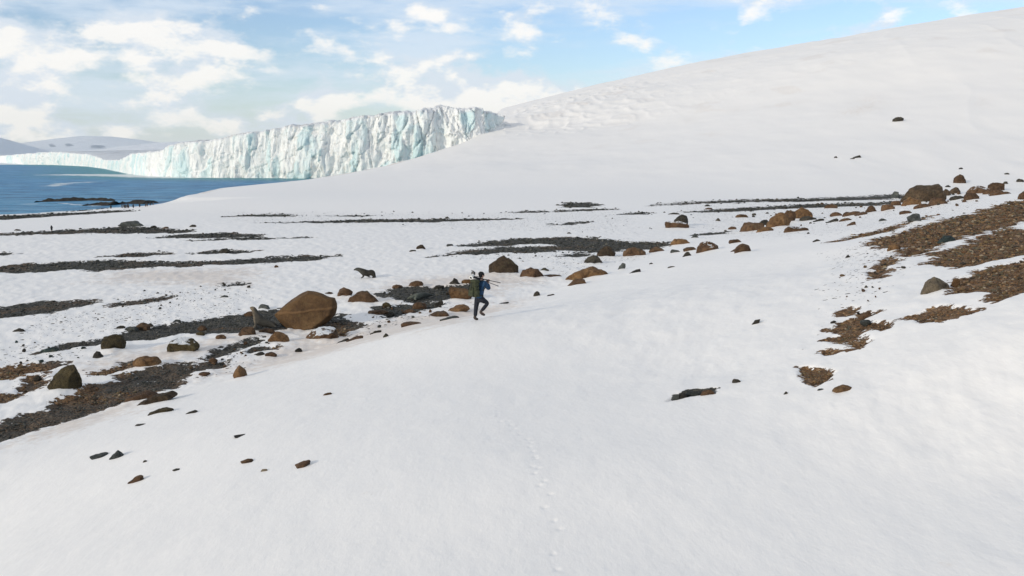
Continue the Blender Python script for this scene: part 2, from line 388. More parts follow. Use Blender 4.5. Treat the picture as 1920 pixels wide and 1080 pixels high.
 (237,885,269,906,'brown','wedge','brown stone low on the near slope below the grey pair'),
 (449,857,476,868,'brown','facet','small brown angular stone on the near slope'),
 (489,877,502,885,'tan','round','tiny pale brown pebble below the small angular stone'),
 (546,857,582,876,'brown','wedge','brown arrowhead slab on the near slope'),
 (605,733,624,742,'brown','flat','brown flat stone alone on the middle of the slope'),
 (222,414,274,426,'grey','mound','low grey mound shaped rock with a snow hook at its left, far on the beach'),
 (23,614,46,624,'dark','round','flat grey rock alone on snow at the far left'),
 (413,552,430,559,'grey','flat','flat grey stone on snow beyond the sitting seal'),
 (254,605,280,619,'brown','dome','brown stone above the mossy rounded boulder, left of a darker one'),
 (234,610,258,621,'grey','flat','low grey stone left of the brown stone above the mossy boulder'),
 (276,605,288,613,'dark','round','dark little stone right of the brown stone above the mossy boulder'),
 (216,609,234,617,'dark','flat','dark flat stone at the left of the group above the mossy boulder'),
 (321,597,340,607,'grey','facet','grey green jagged stone on the far gravel edge'),
 (73,648,108,662,'green','facet','dark green jagged rock at the left end of the gravel band'),
 (62,702,77,712,'dark','round','dark grey stone in snow up left of the leaning egg boulder'),
 (780,459,798,469,'umber','dome','dark domed stone alone on the far beach above the walker'),
 (767,468,780,473,'dark','flat','flat dark stone just left below the dark domed stone'),
 (837,457,850,463,'grey','round','low grey stone right of the dark domed stone'),
 (834,406,844,411,'dark','dome','small dark stone on the thin far gravel line'),
 (514,496,522,502,'brown','round','small brown stone below the left long gravel band'),
 (1062,435,1071,439,'dark','flat','little dark stone on snow above the long dark gravel band'),
 (354,421,367,427,'dark','dome','small dark stone right of the far upper left gravel band'),
 (281,423,294,428,'dark','dome','small dark stone right of the grey mound rock'),
 (305,425,316,430,'brown','dome','brown little stone at the right end of the far upper left gravel band'),
 (26,429,38,434,'dark','flat','dark stone near the penguin standing at far left'),
 (1674,220,1694,229,'dark','flat','dark outcrop high on the white hill'),
 (1598,291,1614,297,'dark','wedge','dark stone on the white hill, upper of a close pair'),
 (1594,296,1603,299,'dark','flat','dark stone on the white hill, lower of a close pair'),
 (1564,293,1571,297,'dark','flat','dark stone on the white hill left of the close pair'),
 (1797,314,1805,318,'dark','flat','tiny dark stone above the brown upright boulder on the hill'),
 (1883,324,1893,328,'dark','flat','tiny dark flake on the hill foot near the right edge'),
 (1251,398,1276,403,'dark','flat','small dark stone on the beach just above the peaked rock'),
 (1321,383,1332,388,'dark','round','brownish stone in front of the far gravel line, left one'),
 (1322,389,1337,394,'brown','round','pale topped stone at the left tip of the second far gravel line'),
]

ROCKS.append((409,466,432,475,'dark','mound','dark smooth hump rising from a thin gravel strip on the far beach'))
RPOS = []
for (x0, y0, x1, y1, pal, form, lab) in ROCKS:
    p = hit((x0+x1)/2, y1-.12*(y1-y0)-.4); d = p[1]; mpp = d/F
    w_, h_ = (x1-x0)*mpp, (y1-y0)*mpp
    va = (CAMZ-p[2])/d
    if form in ('flat', 'wedge', 'long', 'facet', 'round', 'wide'): h_ = max(h_*(.42 if form in ('flat', 'wedge') else .72), h_-.5*w_*va)
    RPOS.append((p, w_, h_))
    if form == 'big': BUMPS.append((p[0], p[1]-.3*w_, .6*w_, -.20))
    elif w_ > .45 and form not in ('mound',): BUMPS.append((p[0], p[1]-.25*w_, .62*w_, min(.10*h_+.02, .16)))

# ------------------------------------------------------------------ bare gravel patches, back-projected to the ground
def world_poly(pts):
    out = []
    for u, v in pts:
        p = hit(u, v); out.append((p[0], p[1]))
    return out
BEACH = [
 [(-150, 409), (0, 405), (60, 402), (120, 400), (220, 394), (240, 396), (215, 398), (130, 403), (60, 408), (0, 412), (-150, 418)],
 [(-100, 441), (0, 438), (80, 433), (170, 429), (230, 426), (300, 429), (370, 432), (340, 436), (220, 437), (80, 439), (-100, 444)],
 [(290, 446), (330, 441), (420, 436.5), (490, 440), (480, 443), (360, 446.5)],
 [(350, 451), (460, 445), (585, 445), (440, 449.5)],
 [(190, 482), (240, 474), (300, 472), (330, 476), (260, 480)],
 [(365, 475), (420, 468), (480, 471), (440, 475)],
 [(-200, 512), (0, 500), (90, 492), (160, 489), (230, 487), (280, 490), (360, 490), (470, 486), (560, 481), (635, 477), (600, 486), (480, 493), (350, 499), (250, 502), (170, 509), (150, 503), (60, 510), (0, 512), (-200, 524)],
 [(-200, 592), (0, 575), (80, 565), (175, 560), (190, 567), (140, 577), (90, 585), (0, 595), (-200, 612)],
 [(208, 573), (240, 566), (300, 556), (316, 553), (312, 561), (280, 568), (215, 575)],
 [(408, 534), (460, 528), (465, 530), (416, 537)],
 [(75, 660), (120, 645), (200, 632), (300, 610), (380, 600), (470, 586), (540, 578), (640, 590), (640, 606), (560, 612), (470, 622), (400, 622), (330, 624), (280, 635), (220, 640), (100, 658)],
 [(-200, 712), (0, 686), (80, 681), (130, 680), (100, 690), (60, 700), (0, 717), (-200, 742)],
 [(-200, 835), (0, 790), (60, 775), (110, 768), (115, 756), (100, 750), (150, 738), (160, 723), (215, 718), (213, 705), (240, 700), (280, 690), (340, 680), (352, 690), (332, 722), (310, 727), (280, 736), (240, 749), (200, 765), (130, 786), (80, 801), (0, 829), (-200, 890)],
 [(165, 701), (200, 688), (246, 676), (246, 686), (190, 703)], [(30, 727), (60, 711), (95, 699), (97, 713), (60, 731), (35, 737)], [(-60, 752), (0, 739), (30, 735), (35, 746), (0, 752), (-60, 768)],
 [(340, 692), (370, 682), (422, 674), (418, 686), (350, 702)], [(458, 656), (500, 650), (540, 645), (520, 655), (470, 664)], [(1258, 751), (1272, 738), (1300, 731), (1340, 729), (1337, 739), (1310, 742), (1285, 746)],
 [(372, 668), (400, 654), (440, 644), (482, 632), (478, 641), (440, 656), (380, 674)],
 [(600, 612), (650, 600), (698, 606), (670, 618), (640, 628), (590, 618)],
 [(700, 552), (740, 542), (800, 538), (870, 534), (905, 530), (885, 546), (830, 562), (760, 567), (730, 556)],
 [(700, 580), (760, 572), (800, 566), (830, 570), (780, 584), (720, 592)],
 [(870, 459), (930, 451), (1000, 446), (1100, 444), (1170, 453), (1265, 453), (1235, 466), (1180, 466), (1130, 473), (1050, 469), (1000, 466), (1060, 459), (1000, 457), (900, 462)],
 [(795, 482), (860, 472), (950, 463), (1050, 462), (1045, 472), (930, 474), (860, 478)],
 [(1050, 480), (1080, 474), (1110, 473), (1095, 481)],
 [(1030, 421.5), (1080, 416.5), (1112, 416), (1070, 421)],
 [(430, 406), (470, 402.5), (545, 402.5), (540, 405.5)],
 [(600, 405.5), (660, 404), (700, 404.5), (660, 406)],
 [(480, 418.5), (650, 412.5), (780, 411), (960, 409.5), (980, 411), (800, 416), (680, 417), (560, 417.5)],
 [(1052, 384), (1070, 380.5), (1105, 380), (1122, 384), (1105, 388), (1065, 388)],
 [(1225, 386), (1290, 379.5), (1400, 375), (1560, 370), (1690, 364), (1700, 371), (1600, 375), (1450, 378), (1380, 379), (1290, 382)],
 [(1285, 397.5), (1350, 393), (1400, 389), (1480, 385), (1640, 380), (1700, 378), (1640, 385), (1480, 391), (1400, 395)],
 [(960, 398), (1000, 395.5), (1040, 395.5), (1000, 398)], [(1040, 396.5), (1060, 393), (1160, 390.5), (1150, 393)],
 [(1155, 402.5), (1190, 399), (1225, 398.5), (1200, 402)], [(-50, 477), (0, 474.5), (30, 474), (10, 477.5)],
 [(1305, 441), (1340, 436.5), (1372, 434), (1350, 439.5)],
]
SLOPE = [
 [(1556, 454), (1600, 443), (1640, 433), (1690, 422), (1715, 414), (1745, 404), (1730, 412), (1690, 426), (1640, 439), (1580, 452)],
 [(1622, 460), (1650, 446), (1700, 432), (1740, 421), (1790, 408), (1840, 396), (1880, 384), (1925, 370), (2150, 338), (2200, 370), (1925, 407), (1892, 425), (1830, 436), (1780, 452), (1745, 462), (1720, 478), (1690, 476), (1700, 462), (1650, 463)],
 [(1632, 520), (1648, 500), (1660, 485), (1692, 478), (1682, 492), (1665, 505), (1655, 520), (1640, 524)],
 [(1732, 480), (1762, 472), (1800, 462), (1830, 450), (1860, 436), (1885, 428), (1925, 432), (2200, 392), (2200, 430), (1925, 478), (1850, 488), (1785, 503), (1745, 495), (1755, 486)],
 [(1775, 550), (1790, 525), (1840, 508), (1880, 496), (1925, 485), (2200, 440), (2200, 500), (1925, 545), (1872, 562), (1848, 560), (1865, 552), (1830, 546), (1800, 551)],
 [(1693, 597), (1720, 588), (1750, 577), (1780, 575), (1840, 577), (1800, 590), (1765, 600), (1735, 604)],
 [(1550, 615), (1590, 597), (1605, 588), (1622, 582), (1637, 585), (1615, 596), (1625, 604), (1665, 605), (1662, 620), (1645, 625), (1625, 618), (1602, 622), (1600, 630), (1622, 640), (1608, 652), (1590, 645), (1543, 640), (1570, 628)],
 [(1500, 687), (1520, 684), (1540, 687), (1564, 694), (1554, 708), (1533, 718), (1508, 700)],
 [(1545, 658), (1560, 653), (1572, 658), (1558, 663)],
 [(1583, 582), (1590, 573), (1607, 575), (1600, 585)],
]
SPECK = [[(190, 560), (250, 548), (330, 540), (400, 535), (470, 524), (480, 540), (380, 560), (330, 580), (220, 580)],
 [(0, 640), (120, 635), (190, 640), (200, 680), (0, 740), (-100, 700)],
 [(340, 680), (480, 635), (520, 640), (500, 690), (340, 720)],
 [(820, 465), (1060, 440), (1250, 450), (1240, 480), (1100, 510), (1020, 530), (1000, 490), (830, 486)],
 [(650, 590), (760, 560), (900, 540), (880, 570), (700, 630), (640, 640)],
 [(60, 590), (500, 540), (480, 620), (100, 640), (0, 640)],
 [(1240, 375), (1750, 358), (1880, 380), (1700, 430), (1500, 450), (1350, 450), (1250, 400)],
 [(1540, 470), (1640, 450), (1760, 470), (1700, 520), (1640, 560), (1600, 640), (1520, 640)],
 [(400, 395), (900, 398), (1200, 392), (1200, 440), (600, 425), (400, 415)],
]
DIRT = [[(1568, 212), (1590, 202), (1640, 188), (1662, 190), (1650, 206), (1600, 218)], [(1310, 252), (1340, 246), (1352, 254), (1330, 258)], [(1168, 216), (1195, 214), (1194, 228), (1176, 230)], [(1280, 222), (1300, 218), (1300, 230), (1286, 230)],
 [(1285, 200), (1320, 192), (1325, 204), (1300, 206)], [(1830, 185), (1860, 180), (1850, 198), (1835, 200)], [(1360, 205), (1390, 202), (1400, 209), (1370, 211)], [(1605, 190), (1640, 178), (1655, 184), (1620, 195)], [(1130, 232), (1160, 230), (1158, 234)], [(1455, 195), (1500, 190), (1490, 196)]]
STAIN = [[(100, 700), (200, 660), (340, 640), (480, 610), (560, 620), (440, 660), (300, 690), (200, 700)],
 [(380, 700), (560, 630), (740, 590), (900, 570), (1000, 555), (900, 600), (700, 640), (520, 690), (400, 710)],
 [(200, 505), (500, 500), (480, 540), (160, 530)],
 [(-20, 830), (240, 745), (320, 735), (250, 775), (0, 845)],
 [(640, 560), (760, 520), (900, 510), (1040, 520), (900, 560), (700, 575)]]
BEACH_W = [world_poly(p) for p in BEACH]; SLOPE_W = [world_poly(p) for p in SLOPE]
SPECK_W = [world_poly(p) for p in SPECK]; STAIN_W = [world_poly(p) for p in STAIN]; DIRT_W = [world_poly(p) for p in DIRT]
def patch_field(x, y, polys, soft=.006, lo=-1):
    """signed field: 0.5 on the border, 1 well inside, 0 well outside"""
    out = np.zeros(x.shape)
    for p in polys:
        a = np.array(p); cx, cy = a.mean(0); r = math.hypot(cx, cy); sf = max(.22, soft*r); m = sf*3
        sel = (x > a[:, 0].min()-m) & (x < a[:, 0].max()+m) & (y > a[:, 1].min()-m) & (y < a[:, 1].max()+m)
        if not sel.any(): continue
        xs = x[sel]; ys = y[sel]; d, _ = seg_dist(xs, ys, a, True); s = np.where(inside(xs, ys, a), d, -d)
        out[sel] = np.maximum(out[sel], np.clip(.5+s/(2*sf), 0, 1))
    return out
def fields(x, y):
    wx = x+.5*fbm(x/1.4, y/1.4, 3, 101)*np.clip(np.hypot(x, y)/22, .5, 5); wy = y+.5*fbm(x/1.4+9, y/1.4, 3, 105)*np.clip(np.hypot(x, y)/22, .5, 5)+1.3*fbm(x/6, y/6, 2, 109)*np.clip(np.hypot(x, y)/60-.7, 0, 1.6)
    sb = patch_field(wx, wy, BEACH_W, .012); ss = patch_field(wx, wy, SLOPE_W, .012)
    sb = np.where(sb > .02, np.clip(sb+.14, 0, 1), sb); ss = np.where(ss > .02, np.clip(ss+.16, 0, 1), ss); bare = np.maximum(sb, ss)
    spk = patch_field(x, y, SPECK_W, .05); stain = patch_field(x, y, STAIN_W, .05)
    stain = np.maximum(stain, .8*patch_field(x, y, DIRT_W, .035))
    d, _ = seg_dist(x, y, shore); ins = inside(x, y, SEA); s = np.where(ins, -d, d)
    wet = (1-sstep(.5, 3.5, s+1.5*fbm(x/4, y/4, 2, 9)))*(y < 165)
    bare = np.maximum(bare, wet)
    edge = (1-sstep(2, 10, s+9*fbm(x/6, y/14, 3, 19)))*(y > 165)*(.6+.8*fbm(x/4, y/9, 3, 23))
    stain = np.maximum(stain, 1.2*edge)
    dirt = sstep(.12, .3, fbm(x/16+5, y/30, 3, 77))*sstep(230, 330, y)*sstep(-10, 10, x)*.55
    stain = np.maximum(stain, dirt)
    brown = np.where(ss > sb, 1.0, .45*sstep(.0, .2, fbm(x/4, y/4, 3, 55))+.42*(1-sstep(30, 46, y))*(x < 0))
    brown = np.maximum(brown, .9*(ss > .02))
    return bare, brown, stain, spk

# ------------------------------------------------------------------ mesh helpers
def grid_mesh(name, V, nu, nv, attrs=None, smooth=True):
    """V: (nu*nv,3) with index i*nv+j"""
    me = bpy.data.meshes.new(name)
    i, j = np.meshgrid(np.arange(nu-1), np.arange(nv-1), indexing='ij')
    a = (i*nv+j).ravel(); q = np.stack([a, a+nv, a+nv+1, a+1], 1).astype(np.int32)
    me.vertices.add(len(V)); me.vertices.foreach_set('co', np.ascontiguousarray(V, np.float32).ravel())
    me.loops.add(q.size); me.loops.foreach_set('vertex_index', q.ravel())
    me.polygons.add(len(q)); me.polygons.foreach_set('loop_start', np.arange(0, q.size, 4, dtype=np.int32))
    me.polygons.foreach_set('use_smooth', np.full(len(q), smooth))
    me.update(calc_edges=True)
    for k, v in (attrs or {}).items():
        at = me.attributes.new(k, 'FLOAT', 'POINT'); at.data.foreach_set('value', np.ascontiguousarray(v, np.float32).ravel())
    return me
def raw_mesh(name, V, T, smooth=False, k=3):
    me = bpy.data.meshes.new(name); T = np.ascontiguousarray(T, np.int32)
    me.vertices.add(len(V)); me.vertices.foreach_set('co', np.ascontiguousarray(V, np.float32).ravel())
    me.loops.add(T.size); me.loops.foreach_set('vertex_index', T.ravel())
    me.polygons.add(len(T)); me.polygons.foreach_set('loop_start', np.arange(0, T.size, k, dtype=np.int32))
    me.polygons.foreach_set('use_smooth', np.full(len(T), smooth)); me.update(calc_edges=True)
    return me
def link(name, me, mat=None, parent=None, **props):
    o = bpy.data.objects.new(name, me); COL.objects.link(o)
    if mat and me: me.materials.clear(); me.materials.append(mat)
    if parent: o.parent = parent
    for k, v in props.items(): o[k] = v
    return o
def new_mat(name):
    m = bpy.data.materials.new(name); m.use_nodes = True; m.node_tree.nodes.clear(); g = NT(m.node_tree)
    out = g.n('ShaderNodeOutputMaterial'); b = g.n('ShaderNodeBsdfPrincipled'); g.L.new(b.outputs[0], out.inputs[0])
    return m, g, b
def bump(g, b, h, dist, strength=1.0):
    nd = g.n('ShaderNodeBump', ins={'Height': h}); nd.inputs['Distance'].default_value = dist; nd.inputs['Strength'].default_value = strength
    g.L.new(nd.outputs[0], b.inputs['Normal']); return nd

# ------------------------------------------------------------------ ground material
m_ground, g, b = new_mat('snow_and_gravel')
geo = g.n('ShaderNodeNewGeometry').outputs['Position']
def at(n): return g.n('ShaderNodeAttribute', attribute_name=n).outputs['Fac']
bare, brown, stain, spk = at('bare'), at('brown'), at('stain'), at('speck')
n1 = g.noise(geo, 1.1, 6, .62); n2 = g.noise(geo, 4.5, 5, .6); n3 = g.noise(geo, 16, 4, .6)
nn = g.math('ADD', g.math('MULTIPLY', g.math('SUBTRACT', n1, .5), 1.7), g.math('MULTIPLY', g.math('SUBTRACT', n2, .5), 1.5))
nn = g.math('ADD', nn, g.math('MULTIPLY', g.math('SUBTRACT', n3, .5), .35))
inn = g.sstep(bare, .0, .45)
mask = g.sstep(g.math('ADD', bare, g.math('MULTIPLY', nn, inn)), .47, .55)
spots = g.vor(geo, 2.1); spots2 = g.vor(geo, 5.3)
sp1 = g.math('MULTIPLY', g.sstep(g.math('ADD', spots, g.math('MULTIPLY', g.noise(geo, 9, 2), .12)), .25, .20), g.sstep(g.math('ADD', spk, g.math('MULTIPLY', g.math('SUBTRACT', n1, .5), 1.6)), .55, .72))
sp2 = g.math('MULTIPLY', g.sstep(g.math('ADD', spots2, g.math('MULTIPLY', g.noise(geo, 21, 2), .12)), .27, .22), g.sstep(g.math('ADD', spk, g.math('MULTIPLY', g.math('SUBTRACT', n1, .5), 1.8)), .6, .78))
mask = g.math('MAXIMUM', mask, g.math('MAXIMUM', sp1, sp2))
# gravel: stones as voronoi cells with their own tones
vc = g.vor(geo, 11, out=1); vd = g.vor(geo, 11); vc2 = g.vor(geo, 31, out=1)
grey = g.ramp(g.math('ADD', g.math('MULTIPLY', g.n('ShaderNodeSeparateColor', ins={0: vc}).outputs[0], .6), g.math('MULTIPLY', g.n('ShaderNodeSeparateColor', ins={0: vc2}).outputs[0], .4)),
              [(0, (.024, .024, .021)), (.5, (.053, .052, .045)), (.8, (.088, .082, .068)), (1, (.16, .15, .13))])
brn = g.ramp(g.math('ADD', g.math('MULTIPLY', g.n('ShaderNodeSeparateColor', ins={0: vc}).outputs[1], .6), g.math('MULTIPLY', g.n('ShaderNodeSeparateColor', ins={0: vc2}).outputs[1], .4)),
             [(0, (.048, .030, .017)), (.4, (.120, .066, .030)), (.7, (.20, .112, .050)), (1, (.33, .24, .15))])
gr = g.mix(g.sstep(g.math('ADD', brown, g.math('MULTIPLY', g.math('SUBTRACT', n1, .5), .7)), .2, .9), grey, brn)
sn = g.mix(g.math('MULTIPLY', g.sstep(g.math('ADD', stain, g.math('MULTIPLY', nn, .9)), .35, 1.0), .5), (.915, .895, .868), (.62, .50, .40))
sn = g.mix(g.math('MULTIPLY', g.sstep(n1, .55, .75), .06), sn, (.78, .76, .73))
g.L.new(g.mix(mask, sn, gr), b.inputs['Base Color'])
g.put(b.inputs['Roughness'], g.math('ADD', .55, g.math('MULTIPLY', mask, .3)))
b.inputs['Specular IOR Level'].default_value = .25
hs = g.math('ADD', g.math('MULTIPLY', g.noise(g.mapv(geo, (1, .45, 1), (0, 0, R(-35))), 1.6, 5, .5), .55), g.math('MULTIPLY', g.noise(g.mapv(geo, (1, .5, 1), (0, 0, R(-35))), 9, 4, .65), .12))
hg = g.math('SUBTRACT', g.math('MULTIPLY', g.math('SUBTRACT', 1, vd), .9), .5)
hm = g.n('ShaderNodeMix', data_type='FLOAT'); g.put(hm.inputs[0], mask); g.put(hm.inputs[2], hs); g.put(hm.inputs[3], hg)
bump(g, b, hm.outputs[0], .09, .75)

# ------------------------------------------------------------------ ground mesh
def build_ground():
    r = [3.5]
    while r[-1] < 640:
        q = r[-1]; r.append(q+max(.03, min(q*q/(5*F)*1.5, .0055*q)))
    r = np.array(r)
    a = np.concatenate([np.linspace(-75, -36, 90)[:-1], np.linspace(-36, 36, 800), np.linspace(36, 75, 90)[1:]])
    A, RR = np.meshgrid(np.radians(a), r, indexing='ij')
    x = RR*np.sin(A); y = RR*np.cos(A); z = height(x, y)
    ba, br, st, sp_ = fields(x, y)
    z = z-sstep(.45, .8, ba)*.07+sstep(.45, .8, ba)*.06*fbm(x/.3, y/.3, 2, 7)
    for (tx, ty, tr) in TRACKS:
        m = (np.abs(x-tx) < .4) & (np.abs(y-ty) < .6)
        z[m] -= .014*np.exp(-(((x[m]-tx)/tr)**2+((y[m]-ty)/(tr*1.3))**2))
    me = grid_mesh('ground', np.stack([x.ravel(), y.ravel(), z.ravel()], 1), len(a), len(r), dict(bare=ba, brown=br, stain=st, speck=sp_))
    print('ground', len(a), len(r))
    return link('ground', me, m_ground, kind='structure')
random.seed(4); TRACKS = []
tr_px = [(1060, 1075), (1045, 1010), (1032, 955), (1022, 920), (1013, 893), (1008, 876), (1003, 858), (998, 845), (985, 825), (972, 812), (955, 800), (942, 790), (935, 778), (925, 765), (912, 755), (900, 745), (880, 738), (862, 736), (840, 735), (800, 738), (760, 742), (720, 742), (690, 748), (640, 762), (600, 775)]
for i in range(len(tr_px)-1):
    for k in range(2):
        t = (k+random.random()*.8)/2; u = tr_px[i][0]*(1-t)+tr_px[i+1][0]*t; v = tr_px[i][1]*(1-t)+tr_px[i+1][1]*t
        p = hit(u+random.uniform(-11, 11)*(.5+.5*(v-735)/150), v+random.uniform(-3, 3)); TRACKS.append((p[0], p[1], .040 if i < 12 else .028))
ground = build_ground()

# ------------------------------------------------------------------ sea
m_sea, g, b = new_mat('sea_water')
geo = g.n('ShaderNodeNewGeometry').outputs['Position']
wv = g.mapv(geo, (.5, 1, 1), (0, 0, R(12)))
h = g.math('ADD', g.noise(wv, .45, 6, .68), g.math('MULTIPLY', g.noise(wv, .08, 3, .5), 1.6))
bump(g, b, h, 1.6, 1.0)
big = g.noise(g.mapv(geo, (.25, 1, 1)), .03, 4, .6)
near = g.n('ShaderNodeSeparateXYZ', ins={0: geo})
col = g.mix(g.sstep(big, .35, .65), (.022, .185, .41), (.036, .25, .50))  # blues stand in for the sky reflected by the water
shal = g.sstep(g.math('ADD', near.outputs[1], g.math('MULTIPLY', near.outputs[0], -.25)), 330, 150)
col = g.mix(g.math('MULTIPLY', shal, .45), col, (.07, .27, .42))
# foam flecks and brash ice drifting off the ice front
fl = g.sstep(g.noise(g.mapv(geo, (.45, 1, 1), (0, 0, R(8))), .5, 6, .7), .665, .70)
fat = g.n('ShaderNodeAttribute', attribute_name='foam').outputs['Fac']
fn = g.noise(g.mapv(geo, (.6, 1, 1)), .35, 6, .72)
foam = g.sstep(g.math('ADD', fat, g.math('MULTIPLY', g.math('SUBTRACT', fn, .5), 2.0)), .6, .8)
foam = g.math('MAXIMUM', foam, g.math('MULTIPLY', fl, .75))
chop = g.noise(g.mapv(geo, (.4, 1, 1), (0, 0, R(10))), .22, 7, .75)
col = g.mix(g.math('MULTIPLY', g.sstep(chop, .46, .62), .85), g.mix(g.math('MULTIPLY', g.sstep(chop, .5, .38), .8), col, (.008, .085, .20)), (.14, .40, .60))  # light and dark of the waves put into the colour as streaks
col = g.mix(foam, col, (.80, .86, .87))
tq = g.n('ShaderNodeAttribute', attribute_name='tint').outputs['Fac']
col = g.mix(g.math('MULTIPLY', tq, g.math('SUBTRACT', 1, foam)), col, (.05, .27, .30))
g.L.new(col, b.inputs['Base Color'])
g.put(b.inputs['Roughness'], g.math('ADD', .35, g.math('MULTIPLY', foam, .4)))
b.inputs['Specular IOR Level'].default_value = .12
# glacier front path: (px, distance, base px row only for reference, cliff-top z, back-surface: distance behind and z)
GP = [(-60, 1500, 11), (25, 1285, 12), (75, 1235, 15), (120, 1178, 16.5), (165, 1010, 13.5), (185, 930, 12), (213, 744, 6.5), (238, 590, 7.0), (262, 487, 10.5), (300, 428, 11.5), (345, 408, 14.5),
      (400, 398, 16.6), (470, 393, 18.8), (570, 387, 22.4), (640, 382, 24.2), (700, 378, 26.3), (800, 378, 28.8), (850, 381, 29.6), (900, 386, 29.6), (940, 396, 27.6), (962, 402, 23), (990, 412, 17), (1050, 425, 10)]
GPW = []
for u, d, zt in GP:
    p = P(u, 540, d); GPW.append((p[0], d, zt))
GPW = np.array(GPW)
def build_sea():
    r = [60.]
    while r[-1] < 9000: r.append(r[-1]*1.012)
    r = np.array(r); a = np.radians(np.linspace(-72, 20, 420)); A, RR = np.meshgrid(a, r, indexing='ij')
    x = RR*np.sin(A); y = RR*np.cos(A)
    d, _ = seg_dist(x, y, GPW[:, :2]); foam = (1-sstep(1.5, 9, d))*.75
    tint = (1-sstep(3, 70, d))*.95
    for pl, wd, k in ((IC1, 45, 1.05), (IC2, 9, .78), (SURF, 3.4, 1.0), (SURF2, 2.6, .82)):
        dd, _ = seg_dist(x, y, np.array([tuple(Pz(u, v, -.5)[:2]) for u, v in pl])); foam = np.maximum(foam, (1-sstep(0, wd, dd))*k)
    z = -.5+.10*fbm(x/3, y/5, 3, 3)*(RR < 400)
    me = grid_mesh('sea', np.stack([x.ravel(), y.ravel(), z.ravel()], 1), len(a), len(r), dict(foam=foam, tint=tint))
    return link('sea', me, m_sea, kind='structure')
IC1 = [(150, 327.5), (190, 328), (240, 329), (300, 331), (350, 332.5)]
IC2 = [(95, 349), (120, 344), (150, 342), (180, 341)]
SURF = [(-200, 410.5), (0, 406), (60, 401.5), (110, 397), (160, 395), (210, 390), (240, 388)]
SURF2 = [(40, 383), (110, 380.5), (150, 384), (180, 386), (250, 385)]
sea = build_sea()

# ------------------------------------------------------------------ glacier
m_ice, g, b = new_mat('glacier_ice')
geo = g.n('ShaderNodeNewGeometry').outputs['Position']
top = g.n('ShaderNodeAttribute', attribute_name='top').outputs['Fac']
sl = g.n('ShaderNodeAttribute', attribute_name='slab').outputs['Fac']
gv = g.mapv(geo, (1, 1, .32)); n1 = g.noise(gv, .12, 5, .6); n2 = g.noise(gv, .6, 6, .65)
aq = g.sstep(g.math('ADD', g.math('MULTIPLY', sl, .75), g.math('ADD', g.math('MULTIPLY', n1, .9), g.math('MULTIPLY', n2, .35))), 1.0, 1.38)
col = g.mix(g.math('MULTIPLY', aq, .62), (.93, .94, .92), (.52, .78, .81))
fr = g.noise(g.mapv(geo, (1, 1, .12), (0, R(4), 0)), .9, 7, .7)
col = g.mix(g.math('MULTIPLY', g.sstep(fr, .62, .72), .28), col, (.55, .58, .53))
dr = g.noise(g.mapv(geo, (1, 1, .5)), .22, 6, .7)
col = g.mix(g.math('MULTIPLY', g.sstep(dr, .60, .74), .4), col, (.50, .44, .36))
tsn = g.mix(g.math('MULTIPLY', g.sstep(g.noise(g.mapv(geo, (.5, 1, 1)), .10, 6, .7), .50, .68), .5), (.82, .84, .86), (.47, .47, .46))
col = g.mix(top, col, tsn)
g.L.new(col, b.inputs['Base Color']); b.inputs['Roughness'].default_value = .5; b.inputs['Specular IOR Level'].default_value = .3
hh = g.math('ADD', g.noise(gv, .9, 7, .65), g.math('MULTIPLY', g.vor(g.mapv(geo, (1, 1, .35)), .55), .5))
bump(g, b, hh, 1.1, .9)
